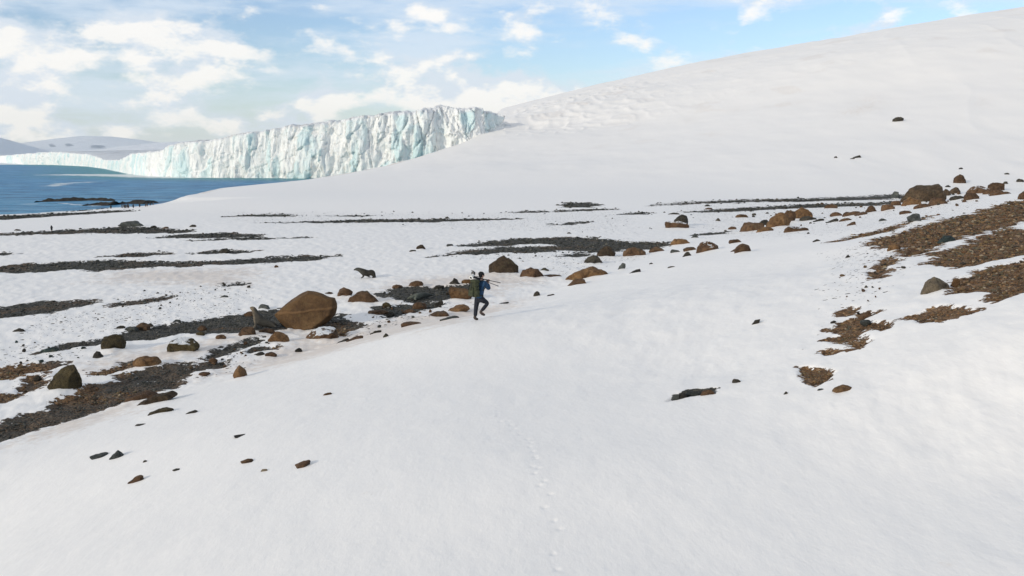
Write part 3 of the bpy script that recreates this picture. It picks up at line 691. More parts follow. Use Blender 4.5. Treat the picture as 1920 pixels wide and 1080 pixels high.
def build_glacier():
    # resample the front path finely where it is near
    seg = np.hypot(*np.diff(GPW[:, :2], axis=0).T); S = np.concatenate([[0], np.cumsum(seg)])
    ts = [0.]
    while ts[-1] < S[-1]:
        yy = np.interp(ts[-1], S, GPW[:, 1]); ts.append(ts[-1]+(.38 if yy < 500 else .0011*yy))
    ts = np.array(ts); X = np.interp(ts, S, GPW[:, 0]); Y = np.interp(ts, S, GPW[:, 1]); ZT = np.interp(ts, S, GPW[:, 2])
    k = np.ones(41)/41; Xs = np.convolve(np.pad(X, 20, 'edge'), k, 'valid'); Ys = np.convolve(np.pad(Y, 20, 'edge'), k, 'valid')
    tx = np.gradient(Xs); ty = np.gradient(Ys); L = np.hypot(tx, ty); tx /= L; ty /= L
    nx, ny = ty, -tx                                   # towards the sea
    nc, nb = 80, 120
    v = np.linspace(0, 1, nc)
    U, Vv = np.meshgrid(ts, v, indexing='ij'); H = (ZT+.9)[:, None]*np.ones_like(Vv)
    zt_n = ZT+.10*ZT*fbm(ts/9, ts*0, 4, 201)*1.2+.5*fbm(ts/2.2, ts*0+4, 3, 203)
    z = -.9+(zt_n+.9)[:, None]*Vv
    zz = z*1.0
    # buttresses, slabs and fractures, stretched upward
    lean = 1.6*fbm(U/30, zz/30, 3, 211)
    c1, e1 = cells((U+lean*1.5)/9.0, zz/24, 221)
    c2, e2 = cells((U+lean+1.5*fbm(U/3, zz/6, 2, 5))/3.4, zz/9.5, 223)
    c3, e3 = cells((U+lean*.5)/1.5, zz/3.6, 227)
    rid = 1-np.abs(2*vnoise(U/6.0+.35*lean, zz/34, 229)-1)
    off = 3.6*(c1-.5)*sstep(0, .25, e1)+2.0*(c2-.5)*sstep(0, .2, e2)+.9*(c3-.5)+3.6*(rid-.5)+1.1*fbm(U/.9, zz/7, 3, 237)+3.5*fbm(U/14, zz/30, 4, 231)+1.2*fbm(U/1.6, zz/5, 4, 233)
    off -= .8*(1-sstep(0, .07, e1))+.5*(1-sstep(0, .07, e2))
    scale = np.clip(H/24, .18, 1.1); off = off*scale
    off += (1-Vv)*2.0*scale-2.4*Vv**3*scale            # slight batter, rounded brow
    x = Xs[:, None]+nx[:, None]*off; y = Ys[:, None]+ny[:, None]*off
    slab = np.clip(.55*c1+.45*c2+.25*(1-rid), 0, 1)
    # upper surface: runs back from the brow and climbs
    w_ = np.linspace(0, 1, nb+1)[1:]; back = 320*w_**2.2; Ub, W = np.meshgrid(ts, back, indexing='ij')
    x0 = x[:, -1:]; y0 = y[:, -1:]; bx = -nx[:, None]*(.25+.75*np.exp(-W/30)); by = -ny[:, None]*.0+1.0*(1-np.exp(-W/30))+np.exp(-W/30)*(-ny[:, None])
    xb = x0+bx*W; yb = y0+by*W
    far = sstep(470, 700, Ys)[:, None]
    rise = (.036*W-.000035*W*W*1.0)*(1-far)+far*.022*W
    cr = 1-np.abs(2*vnoise(xb/7+3*fbm(xb/15, yb/15, 2, 3), yb/13, 241)-1); cr2 = 1-np.abs(2*vnoise(xb/2.6, yb/4.5, 243)-1)
    blk, be = cells(xb/5.5, yb/9, 245)
    rough = ((1-np.exp(-W/3))*(1.7*(blk-.5)*sstep(0, .25, be)-2.2*cr**5+1.0*fbm(xb/3, yb/5, 3, 247)+.5*cr2))*(1-.75*far)
    zb = z[:, -1:]+rise+rough*np.clip(ZT[:, None]/24, .12, 1.1)
    Vx = np.concatenate([x, xb], 1); Vy = np.concatenate([y, yb], 1); Vz = np.concatenate([z, zb], 1)
    topa = np.concatenate([sstep(.93, 1.0, Vv), np.ones_like(W)], 1); sla = np.concatenate([slab, np.zeros_like(W)], 1)
    me = grid_mesh('glacier', np.stack([Vx.ravel(), Vy.ravel(), Vz.ravel()], 1), len(ts), nc+nb, dict(top=topa, slab=sla))
    print('glacier', len(ts))
    return link('glacier', me, m_ice, kind='structure')
glacier = build_glacier()

# ------------------------------------------------------------------ far mountains and ice plateau
m_mtn, g, b = new_mat('mountain_snow')
geo = g.n('ShaderNodeNewGeometry').outputs['Position']
rk = g.n('ShaderNodeAttribute', attribute_name='rock').outputs['Fac']
nz = g.noise(geo, .012, 6, .65)
nz = g.noise(g.mapv(geo, (.5, 1, 2.2)), .02, 7, .75)
mk = g.math('MULTIPLY', g.sstep(g.math('ADD', rk, g.math('MULTIPLY', g.math('SUBTRACT', nz, .5), 2.2)), .42, .62), .7)
g.L.new(g.mix(mk, (.84, .88, .93), (.22, .27, .34)), b.inputs['Base Color']); b.inputs['Roughness'].default_value = .7  # snow and rock tinted blue: distance haze put into the colour
bump(g, b, nz, 25, .6)
def ridge(name, prof, y0, depth, rocks=(), rough=2.0, n=220, m=60, p=1.25):
    """a snow mountain whose crest passes through the given (px,row) points at distance y0"""
    us = np.linspace(prof[0][0], prof[-1][0], n); vs = np.interp(us, [q[0] for q in prof], [q[1] for q in prof])
    C = np.array([P(u, v, y0) for u, v in zip(us, vs)])
    t = np.linspace(-1, 1, m); X = C[:, 0:1]+0*t; Yg = y0+depth*t[None, :]+0*C[:, 0:1]
    fall = 1-np.abs(t)**p
    Z = -6+(C[:, 2:3]+6)*fall[None, :]
    Z = Z+rough*fall[None, :]*(fbm(X/(depth*.22), Yg/(depth*.3), 5, int(y0))*2)*(np.abs(t)[None, :]+.15)
    rockv = np.zeros_like(Z)
    for (ru, rv, ru2, rv2) in rocks:
        # a rock band sits on the front face where its image rows would fall
        u_img = 960+F*(X/Yg); v_img = 297-F*(Z-CAMZ)/Yg
        rockv = np.maximum(rockv, .75*(1-sstep(.1, 1.3, np.hypot((u_img-(ru+ru2)/2)/((ru2-ru)/2), (v_img-(rv+rv2)/2)/((rv2-rv)/2)))))
    return link(name, grid_mesh(name, np.stack([X.ravel(), Yg.ravel(), Z.ravel()], 1), n, m, dict(rock=rockv)), m_mtn, kind='structure')
ridge('mountain', [(-500, 215), (-300, 205), (-150, 225), (-60, 242), (0, 259), (20, 268), (40, 282), (62, 293), (80, 301)], 4200, 700, (), 12)
ridge('mountain', [(20, 300), (45, 275), (80, 265), (120, 258), (155, 255), (210, 256), (260, 262), (300, 268), (360, 276), (460, 290), (560, 300)], 5200, 1200, ((98, 268, 118, 279), (125, 266, 155, 278), (170, 270, 215, 282)), 18)
ridge('ice_plateau', [(60, 300), (75, 292), (150, 287), (200, 281), (250, 272), (300, 267), (360, 264), (440, 259), (520, 252), (640, 240), (760, 228), (820, 226)], 1700, 520, (), 3, p=1.1)
# ================= OBJECTS
def ico(n):
    t = (1+5**.5)/2
    V = np.array([(-1, t, 0), (1, t, 0), (-1, -t, 0), (1, -t, 0), (0, -1, t), (0, 1, t), (0, -1, -t), (0, 1, -t), (t, 0, -1), (t, 0, 1), (-t, 0, -1), (-t, 0, 1)], float)
    T = [(0, 11, 5), (0, 5, 1), (0, 1, 7), (0, 7, 10), (0, 10, 11), (1, 5, 9), (5, 11, 4), (11, 10, 2), (10, 7, 6), (7, 1, 8), (3, 9, 4), (3, 4, 2), (3, 2, 6), (3, 6, 8), (3, 8, 9), (4, 9, 5), (2, 4, 11), (6, 2, 10), (8, 6, 7), (9, 8, 1)]
    V = list(map(tuple, V/np.linalg.norm(V[0])))
    for _ in range(n):
        mid = {}; N = []
        def m(a, b):
            k = (min(a, b), max(a, b))
            if k not in mid:
                q = np.array(V[a])+np.array(V[b]); V.append(tuple(q/np.linalg.norm(q))); mid[k] = len(V)-1
            return mid[k]
        for a, b_, c in T:
            x, y, z = m(a, b_), m(b_, c), m(c, a); N += [(a, x, z), (b_, y, x), (c, z, y), (x, y, z)]
        T = N
    return np.array(V), np.array(T, np.int32)
ICO = {n: ico(n) for n in (0, 1, 2, 3, 4)}
def n3(p, s, seed):
    return (fbm(p[:, 0]*s+seed, p[:, 1]*s+p[:, 2]*s*.7, 3, seed)+fbm(p[:, 2]*s-seed, p[:, 0]*s*.6-p[:, 1]*s, 3, seed+5))
# silhouettes (x to the right, z up) in units of half width / full height, base at 0
FORMS = {
 'big': [(-1.03, .38), (-.78, .58), (-.62, .77), (-.47, .92), (-.24, .99), (.08, .96), (.44, .90), (.68, .84), (.93, .825), (.98, .70), (.98, .565), (.89, .41), (.68, .23), (.34, .08), (-.13, -.01), (-.56, .02), (-.86, .17)],
 'egg': [(-1, .35), (-.75, .8), (-.1, 1), (.7, .9), (1, .5), (.85, .05), (.4, -.2), (-.5, -.2), (-.95, 0)],
 'tilt': [(-1, .3), (-.7, .65), (0, .93), (.35, 1), (.75, .85), (1, .5), (.85, .2), (.4, -.1), (-.3, -.15), (-.9, 0)],
 'oval': [(-1, .45), (-.75, .8), (-.1, 1), (.65, .95), (1, .55), (.8, .15), (.3, -.1), (-.6, -.1), (-.95, .1)],
 'dome': [(-1, .1), (-.85, .5), (-.45, .85), (0, 1), (.5, .88), (.85, .5), (1, .05), (.7, -.3), (-.7, -.3)],
 'round': [(-1, .25), (-.7, .75), (-.1, 1), (.6, .85), (1, .35), (.9, 0), (.5, -.3), (-.6, -.3)],
 'facet': [(-1, .15), (-.6, .7), (-.15, 1), (.6, .9), (1, .5), (.85, 0), (.3, -.3), (-.6, -.3)],
 'pyramid': [(-1, -.05), (-.45, .45), (-.05, .95), (.2, 1), (.55, .55), (1, .05), (.6, -.3), (-.6, -.3)],
 'flat': [(-1, .1), (-.75, .6), (-.2, .95), (.4, 1), (.8, .7), (1, .1), (.6, -.4), (-.6, -.4)],
 'wedge': [(-1, -.05), (-.5, .35), (.1, .75), (.6, 1), (.95, .85), (1, .45), (.6, 0), (-.3, -.4)],
 'wide': [(-1, .0), (-.8, .4), (-.4, .85), (.0, 1), (.5, .9), (.9, .6), (1, .15), (.7, -.2), (-.7, -.3)],
 'block': [(-1, .15), (-.95, .75), (-.7, 1), (.2, .95), (.85, .85), (1, .55), (.9, 0), (.5, -.3), (-.8, -.3)],
 'slab': [(-1, .1), (-.85, .5), (-.6, .8), (-.3, .86), (.3, .95), (.62, 1), (.8, .7), (.95, .4), (1, .05), (.6, -.2), (-.8, -.2)],
 'long': [(-1, -.02), (-.75, .25), (-.3, .5), (.3, .68), (.8, 1), (.98, .95), (.9, .65), (.3, .1), (-.5, -.4)],
 'mound': [(-1, .2), (-.7, .8), (-.3, 1), (.2, .98), (.55, .6), (1, .05), (.5, -.5), (-.7, -.5)],
 'arch': [(-1, .0), (-.85, .5), (-.6, .95), (.1, .9), (.5, .7), (.85, .65), (1, .1), (.6, -.2), (-.7, -.2)],
}
def rock_mesh(seed, w_, h_, form, n=3, depth=.8, rough=1.0, name='boulder'):
    rs = np.random.RandomState(seed); D, T = ICO[n]
    o = np.array(FORMS[form], float); o = o+rs.uniform(-.06, .06, o.shape)*(0 if form == 'big' else 1)
    cx, cz = .0, .38
    sc = min(w_, h_*1.4)
    th = np.arctan2((o[:, 1]-cz)*h_, (o[:, 0]-cx)*w_/2); rad = np.hypot((o[:, 1]-cz)*h_, (o[:, 0]-cx)*w_/2)
    k = np.argsort(th); th = th[k]; rad = rad[k]
    # polygon radius: intersect rays with the outline edges
    def R_(t):
        i = np.searchsorted(th, t) % len(th); j = (i-1) % len(th)
        ax, az_ = rad[j]*np.cos(th[j]), rad[j]*np.sin(th[j]); bx, bz = rad[i]*np.cos(th[i]), rad[i]*np.sin(th[i])
        dx, dz = np.cos(t), np.sin(t); den = dx*(bz-az_)-dz*(bx-ax)
        return np.abs((ax*(bz-az_)-az_*(bx-ax))/np.where(np.abs(den) < 1e-9, 1e-9, den))
    depth = .55 if form == 'big' else depth
    c = np.hypot(D[:, 0], D[:, 2]); t = np.arctan2(D[:, 2]*h_, D[:, 0]*w_/2)
    rr = R_(t)*.94*np.clip(c, 0, 1)**.75
    dep = w_*.5*depth*(.75+.5*rs.rand()); dep = min(dep, 1.6*h_+.3*w_)
    V = np.stack([rr*np.cos(t), dep*np.sign(D[:, 1])*np.abs(D[:, 1])**.85, rr*np.sin(t)], 1)
    V = V+D*(n3(V/sc, 1.6, seed % 97)*.26*sc*rough*(.3 if form == 'big' else 1))[:, None]
    for _ in range(8 if form == 'big' else 13 if form not in ('egg', 'oval', 'round', 'dome') else 7):       # split faces
        nrm = rs.normal(size=3)*(np.array([.35, 1.5, .3]) if form == 'big' else np.array([.9, 1.2, .8])); nrm /= np.linalg.norm(nrm)
        s = V@nrm; lim = s.max()*rs.uniform(.66, .88); ov = np.clip(s-lim, 0, None); V = V-np.outer(ov*.9, nrm)
    V = V+D*(n3(V/sc, 5.5, seed % 89)*.055*sc*rough*(.6 if form == 'big' else 1))[:, None]
    V[:, 2] += cz*h_
    V[:, 0] = (V[:, 0]-V[:, 0].min())/(V[:, 0].max()-V[:, 0].min())*w_-w_/2; up = V[:, 2] > 0; V[up, 2] *= h_/V[:, 2].max()
    return raw_mesh(name, V, T, smooth=n >= 4)
def rock_mat(name, c0, c1, c2, snow=False, spots=None):
    m, g, b = new_mat(name)
    tco = g.n('ShaderNodeNewGeometry'); geo = tco.outputs['Position']; rnd = g.n('ShaderNodeObjectInfo').outputs['Random']
    a = g.noise(geo, 1.3, 6, .65); f = g.noise(geo, 9, 5, .7)
    col = g.ramp(g.math('ADD', g.math('MULTIPLY', a, .7), g.math('MULTIPLY', f, .3)), [(.34, c0), (.5, c1), (.66, c2)])
    col = g.mix(g.math('MULTIPLY', g.sstep(g.noise(geo, 3.1, 7, .75), .50, .60), .65), col, tuple(x*.45 for x in c0))
    col = g.mix(g.math('MULTIPLY', g.sstep(g.noise(g.mapv(geo, (1, 1, 1), loc=(7, 3, 1)), 2.2, 6, .7), .56, .68), .35), col, (.15, .14, .075))
    hv = g.n('ShaderNodeHueSaturation', ins={'Color': col}); g.put(hv.inputs['Value'], g.math('ADD', .75, g.math('MULTIPLY', rnd, .5)))
    col = hv.outputs[0]
    if snow:
        nz = g.n('ShaderNodeSeparateXYZ', ins={0: tco.outputs['Normal']}).outputs[2]
        k = g.sstep(g.math('ADD', nz, g.math('MULTIPLY', g.math('SUBTRACT', g.noise(geo, 2.6, 5, .7), .5), 1.7)), .86, .96)
        col = g.mix(k, col, (.84, .86, .88))
    g.L.new(col, b.inputs['Base Color']); b.inputs['Roughness'].default_value = .85; b.inputs['Specular IOR Level'].default_value = .25
    bump(g, b, g.math('ADD', g.noise(geo, 6, 7, .7), g.math('MULTIPLY', g.noise(geo, 30, 4, .7), .3)), .16, 1.0)
    return m
PAL = {
 'brown': ((.060, .034, .019), (.115, .066, .036), (.185, .112, .062)), 'orange': ((.095, .050, .022), (.180, .100, .045), (.290, .180, .090)),
 'dark': ((.026, .023, .019), (.050, .044, .034), (.095, .082, .060)), 'olive': ((.038, .030, .015), (.075, .057, .026), (.125, .095, .048)),
 'umber': ((.042, .029, .018), (.080, .054, .032), (.135, .094, .058)), 'grey': ((.042, .047, .046), (.078, .085, .080), (.140, .145, .130)), 'tan': ((.15, .120, .080), (.26, .210, .145), (.38, .32, .23)),
 'green': ((.020, .032, .031), (.038, .057, .053), (.085, .105, .09)),
}
MAT = {k: rock_mat('rock_'+k, *v) for k, v in PAL.items()}
MAT['brownsnow'] = rock_mat('rock_brown_snow', *PAL['brown'], snow=True); MAT['olivesnow'] = rock_mat('rock_olive_snow', *PAL['olive'], snow=True)
MAT['dark'] = MAT['dark']
GRP = {}
for i, ((x0, y0, x1, y1, pal, form, lab), (p, w_, h_)) in enumerate(zip(ROCKS, RPOS)):
    big = w_ > 1.4 or (x1-x0) > 55
    me = rock_mesh(1000+i, w_*1.02, h_*1.06, form, 4 if big else 3 if (x1-x0) > 14 else 2, name='boulder' if w_ > .5 else 'stone')
    o = link('boulder' if w_ > .5 else 'stone', me, MAT[pal], label=lab, category='rock')
    dep = .28*w_
    # base row: the outline's zero sits on the lower edge of the photo's box
    q = hit((x0+x1)/2, y1); zb = CAMZ+ray((x0+x1)/2, y1)[2]/ray((x0+x1)/2, y1)[1]*p[1]
    o.location = (p[0], p[1]+min(dep, .35)*.3, zb-.05*h_)
    o.rotation_euler = (random.uniform(-.06, .06), 0, random.uniform(-.12, .12))

# pale vein across the wedge boulder belongs to its surface: a ribbon of lighter stone in its own material
big = [o for o in COL.objects if o.get('label', '').startswith('huge brown wedge')][0]
mb, g, b = new_mat('rock_veined')
tco = g.n('ShaderNodeTexCoord').outputs['Object']; a = g.noise(tco, 1.2, 6, .65)
col = g.ramp(g.math('ADD', g.math('MULTIPLY', a, .7), g.math('MULTIPLY', g.noise(tco, 8, 6, .7), .3)), [(.38, (.060, .034, .017)), (.5, (.105, .060, .027)), (.62, (.160, .096, .045))])
sp3 = g.n('ShaderNodeSeparateXYZ', ins={0: tco})
ln = g.math('SUBTRACT', sp3.outputs[2], g.math('ADD', 1.02, g.math('ADD', g.math('MULTIPLY', sp3.outputs[0], .13), g.math('MULTIPLY', g.math('SUBTRACT', g.noise(tco, 1.1, 3), .5), .25))))
vein = g.sstep(g.math('ABSOLUTE', ln), .09, .02)
col = g.mix(g.math('MULTIPLY', vein, .32), col, (.26, .15, .07))
col = g.mix(g.math('MULTIPLY', g.sstep(g.noise(tco, 2.4, 6, .7), .56, .7), .5), col, (.060, .050, .022))
g.L.new(col, b.inputs['Base Color']); b.inputs['Roughness'].default_value = .85; b.inputs['Specular IOR Level'].default_value = .25
bump(g, b, g.math('ADD', g.noise(tco, 4, 8, .7), g.math('MULTIPLY', vein, .25)), .10, .9)
big.data.materials.clear(); big.data.materials.append(mb)

# ------------------------------------------------------------------ small stones scattered over the snow, one object each
SC_AREAS = [  # region of photo, count, palette, group, label, size px range
 ([(190, 560), (250, 548), (330, 540), (470, 526), (480, 545), (380, 560), (330, 580), (220, 580)], 34, ('dark', 'grey'), 'loose stones on the left beach snow', 'stone in the loose scatter on the left beach snow, beyond the boulders', (3, 8)),
 ([(30, 640), (170, 650), (150, 690), (20, 700)], 14, ('dark', 'green'), 'stones left of the mossy boulder', 'stone in the snow between the two gravel bands at far left', (4, 11)),
 ([(345, 690), (480, 635), (505, 645), (430, 690), (370, 715)], 30, ('dark', 'brown'), 'stones in the speckled snow by the pyramid stone', 'stone in the speckled snow between gravel edge and pyramid stone', (3, 8)),
 ([(900, 470), (1060, 470), (1120, 476), (1060, 495), (960, 490)], 26, ('dark', 'grey'), 'stones in the snow below the long dark gravel band', 'stone in the snow just below the long dark gravel band', (3, 7)),
 ([(650, 590), (760, 562), (880, 545), (880, 565), (760, 600), (680, 625)], 34, ('dark', 'grey', 'brown'), 'rubble stones by the middle gravel', 'rubble stone between the wedge boulder and the walker', (4, 10)),
 ([(1400, 395), (1560, 380), (1700, 388), (1680, 400), (1560, 420), (1540, 440), (1440, 440)], 30, ('brown', 'dark'), 'stones scattered below the line of stones', 'stone scattered on snow around the rust outcrop', (4, 9)),
 ([(1690, 386), (1790, 362), (1880, 362), (1810, 385), (1720, 397)], 24, ('brown', 'dark'), 'rubble at the foot of the great outcrop', 'rubble stone at the foot of the great outcrop', (4, 11)),
 ([(1570, 500), (1640, 460), (1700, 500), (1640, 560), (1600, 600), (1545, 600)], 24, ('dark', 'brown'), 'stones on snow left of the gravel tongues', 'stone on snow between the gravel tongues and the ragged patch', (4, 11)),
 ([(1040, 420), (1250, 395), (1420, 388), (1400, 430), (1100, 440)], 20, ('dark', 'grey'), 'tiny stones on the far beach snow', 'stone on the open snow of the far beach', (2, 5)),
 ([(420, 400), (860, 395), (1000, 400), (600, 415), (430, 412)], 16, ('dark', 'grey'), 'tiny stones near the hill foot', 'stone along the thin far gravel lines below the white hill', (2, 5)),
 ([(60, 600), (250, 575), (470, 560), (460, 585), (240, 610), (80, 630)], 16, ('dark', 'grey'), 'stones on the snow above the left gravel band', 'stone on lumpy snow above the left gravel band', (2, 6)),
]
rs = random.Random(77)
SMALL = [rock_mesh(500+k, 1.0, .62, f, 1, .9, name='stone') for k, f in enumerate(['facet', 'round', 'flat', 'wedge', 'pyramid', 'block', 'facet', 'flat'])]
def in_poly(u, v, poly):
    c = False
    for i in range(len(poly)):
        (ax, ay), (bx, by) = poly[i], poly[i-1]
        if (ay > v) != (by > v) and u < (bx-ax)*(v-ay)/(by-ay)+ax: c = not c
    return c
for poly, cnt, pals, grp, lab, (s0, s1) in SC_AREAS:
    us = [q[0] for q in poly]; vs = [q[1] for q in poly]; k = 0
    while k < cnt:
        u = rs.uniform(min(us), max(us)); v = rs.uniform(min(vs), max(vs))
        if not in_poly(u, v, poly): continue
        p = hit(u, v); s = rs.uniform(s0, s1)*rs.uniform(.6, 1)*p[1]/F*1.05
        for pal in [rs.choice(pals)]:
            me = rs.choice(SMALL)
            o = bpy.data.objects.new('stone', me); COL.objects.link(o)
            if not me.materials: me.materials.append(MAT['dark'])
            o.material_slots[0].link = 'OBJECT'; o.material_slots[0].material = MAT[pal]
        o.location = (p[0], p[1], p[2]-.06*s); o.scale = (s, s*rs.uniform(.7, 1.2), s*rs.uniform(.6, 1.1)); o.rotation_euler = (rs.uniform(-.2, .2), rs.uniform(-.2, .2), rs.uniform(0, 6.28))
        sz = 'tiny' if s < (s0+.45*(s1-s0))*p[1]/F else 'little'; o['label'] = f'{sz} {pal} {lab}'; o['category'] = 'stone'; o['group'] = f'{pal} {grp}'; k += 1

# ------------------------------------------------------------------ pebbles of the gravel: uncountable
def build_pebbles(name, seed, N, mat, want_brown, ulo=-33, uhi=33, r0=9, r1=165, smin=1.3, smax=5.5):
    rs = np.random.RandomState(seed)
    a = np.radians(rs.uniform(ulo, uhi, N*9)); r = np.exp(rs.uniform(math.log(r0), math.log(r1), N*9)); x = r*np.sin(a); y = r*np.cos(a)
    ba, br, st, sp_ = fields(x, y)
    prob = np.where(ba > .42, 1.0, 0)+.22*(ba > .02)*(ba <= .42)+.012*(sp_ > .5)
    ok = (rs.rand(len(x)) < prob) & ((br > .5) == want_brown); x = x[ok][:N]; y = y[ok][:N]; r = r[ok][:N]; n = len(x)
    z = height(x, y); V0, T0 = ICO[0]; k = len(V0)
    px = smin+(smax-smin)*rs.rand(n)**3.2
    s = np.clip(px*r/F*.5, .02, .22)                 # half size in metres
    sx_ = s*rs.uniform(.8, 1.4, n); sy_ = s*rs.uniform(.7, 1.2, n); sz_ = s*rs.uniform(.45, .85, n); th = rs.uniform(0, 6.28, n)
    V = V0[None]*(1+rs.uniform(-.28, .28, (n, k, 1)))
    X = V[:, :, 0]*sx_[:, None]; Yv = V[:, :, 1]*sy_[:, None]; Z = V[:, :, 2]*sz_[:, None]
    c, s_ = np.cos(th)[:, None], np.sin(th)[:, None]
    P_ = np.stack([x[:, None]+X*c-Yv*s_, y[:, None]+X*s_+Yv*c, (z-.07+.5*sz_)[:, None]+Z], 2).reshape(-1, 3)
    T = (T0[None]+(np.arange(n)*k)[:, None, None]).reshape(-1, 3)
    me = raw_mesh(name, P_, T); at_ = me.attributes.new('tone', 'FLOAT', 'POINT'); at_.data.foreach_set('value', np.repeat(rs.rand(n), k).astype(np.float32))
    print(name, n)
    return link(name, me, mat, kind='stuff')
def pebble_mat(name, stops):
    m, g, b = new_mat(name); t = g.n('ShaderNodeAttribute', attribute_name='tone').outputs['Fac']
    geo = g.n('ShaderNodeNewGeometry').outputs['Position']
    col = g.mix(g.math('MULTIPLY', g.noise(geo, 20, 3), .5), g.ramp(t, stops), (.05, .045, .038)); g.L.new(col, b.inputs['Base Color']); b.inputs['Roughness'].default_value = .85
    b.inputs['Specular IOR Level'].default_value = .25
    return m
m_pg = pebble_mat('pebble_grey', [(0, (.022, .025, .024)), (.5, (.05, .055, .050)), (.85, (.085, .085, .072)), (1, (.20, .19, .165))])
m_pb = pebble_mat('pebble_brown', [(0, (.030, .025, .018)), (.25, (.095, .053, .026)), (.5, (.19, .098, .042)), (.6, (.080, .078, .058)), (.75, (.16, .115, .052)), (.9, (.27, .155, .072)), (1, (.38, .32, .23))])
build_pebbles('gravel', 5, 26000, m_pg, False)
build_pebbles('scree', 6, 30000, m_pb, True, smax=7)

# ------------------------------------------------------------------ rocky reefs awash off the beach
def reef(pts, wd, lab, seed):
    L = np.array([tuple(Pz(u, v, -.5)[:2]) for u, v in pts]); seg = np.hypot(*np.diff(L, axis=0).T); S = np.concatenate([[0], np.cumsum(seg)])
    n = 240; m = 16; t = np.linspace(0, S[-1], n); X = np.interp(t, S, L[:, 0]); Y = np.interp(t, S, L[:, 1]); q = np.linspace(-1, 1, m)
    tp = np.clip(np.minimum(t, S[-1]-t)/(S[-1]*.12), 0.05, 1)
    XX = X[:, None]+0*q; YY = Y[:, None]+q[None]*wd*tp[:, None]; hgt = .75*(1-q[None]**2)*tp[:, None]*(.75+1.2*fbm(XX/1.1, YY/1.6, 4, seed)+.9*fbm(XX/5, YY/5, 2, seed+3))
    me = grid_mesh('reef', np.stack([XX.ravel(), YY.ravel(), (-.66+hgt).ravel()], 1), n, m, smooth=False)
    link('reef', me, MAT['dark'], label=lab, category='reef')
reef([(62, 379.5), (85, 377.5), (120, 376.5), (150, 375.5), (185, 374.8), (218, 376.5)], 3.2, 'long low dark reef furthest out in the sea, ringed by surf', 3)
reef([(138, 386), (160, 385.3), (185, 384), (215, 384.5), (235, 381.5), (262, 381), (278, 381.5), (302, 379.5)], 3.4, 'dark reef nearer the beach, running in to the foot of the white hill', 8)

# ------------------------------------------------------------------ skinned figures
def skin(name, verts, edges, radii, mat, root=0, sub=2, parent=None, flat=None, smooth=True):
    me = bpy.data.meshes.new(name); me.from_pydata(verts, edges, []); o = bpy.data.objects.new(name, me); COL.objects.link(o)
    md = o.modifiers.new('skin', 'SKIN'); md.use_smooth_shade = smooth
    for i, sv in enumerate(me.skin_vertices[0].data):
        r = radii[i]; sv.radius = r if isinstance(r, tuple) else (r, r); sv.use_root = (i == root)
    if sub: sm = o.modifiers.new('sub', 'SUBSURF'); sm.levels = sub; sm.render_levels = sub
    dg = bpy.context.evaluated_depsgraph_get(); ev = o.evaluated_get(dg); nm = bpy.data.meshes.new_from_object(ev)
    nm.name = name; bpy.data.objects.remove(o); bpy.data.meshes.remove(me)
    return link(name, nm, mat, parent)
def chain(n, start=0): return [(start+i, start+i+1) for i in range(n-1)]
def simple_mat(name, col, rough=.8, nscale=8, var=.35, bmp=.01, spec=.3):
    m, g, b = new_mat(name); t = g.n('ShaderNodeTexCoord').outputs['Object']; nz = g.noise(t, nscale, 5, .6)
    c = g.mix(g.sstep(nz, .3, .7), tuple(x*(1-var) for x in col), tuple(min(1, x*(1+var)) for x in col))
    g.L.new(c, b.inputs['Base Color']); b.inputs['Roughness'].default_value = rough; b.inputs['Specular IOR Level'].default_value = spec
    bump(g, b, nz, bmp, .8); return m
def empty(name, loc, label, cat, **kw):
    o = bpy.data.objects.new(name, None); COL.objects.link(o); o.location = loc; o['label'] = label; o['category'] = cat
    o.empty_display_size = .2
    for k, v in kw.items(): o[k] = v
    return o

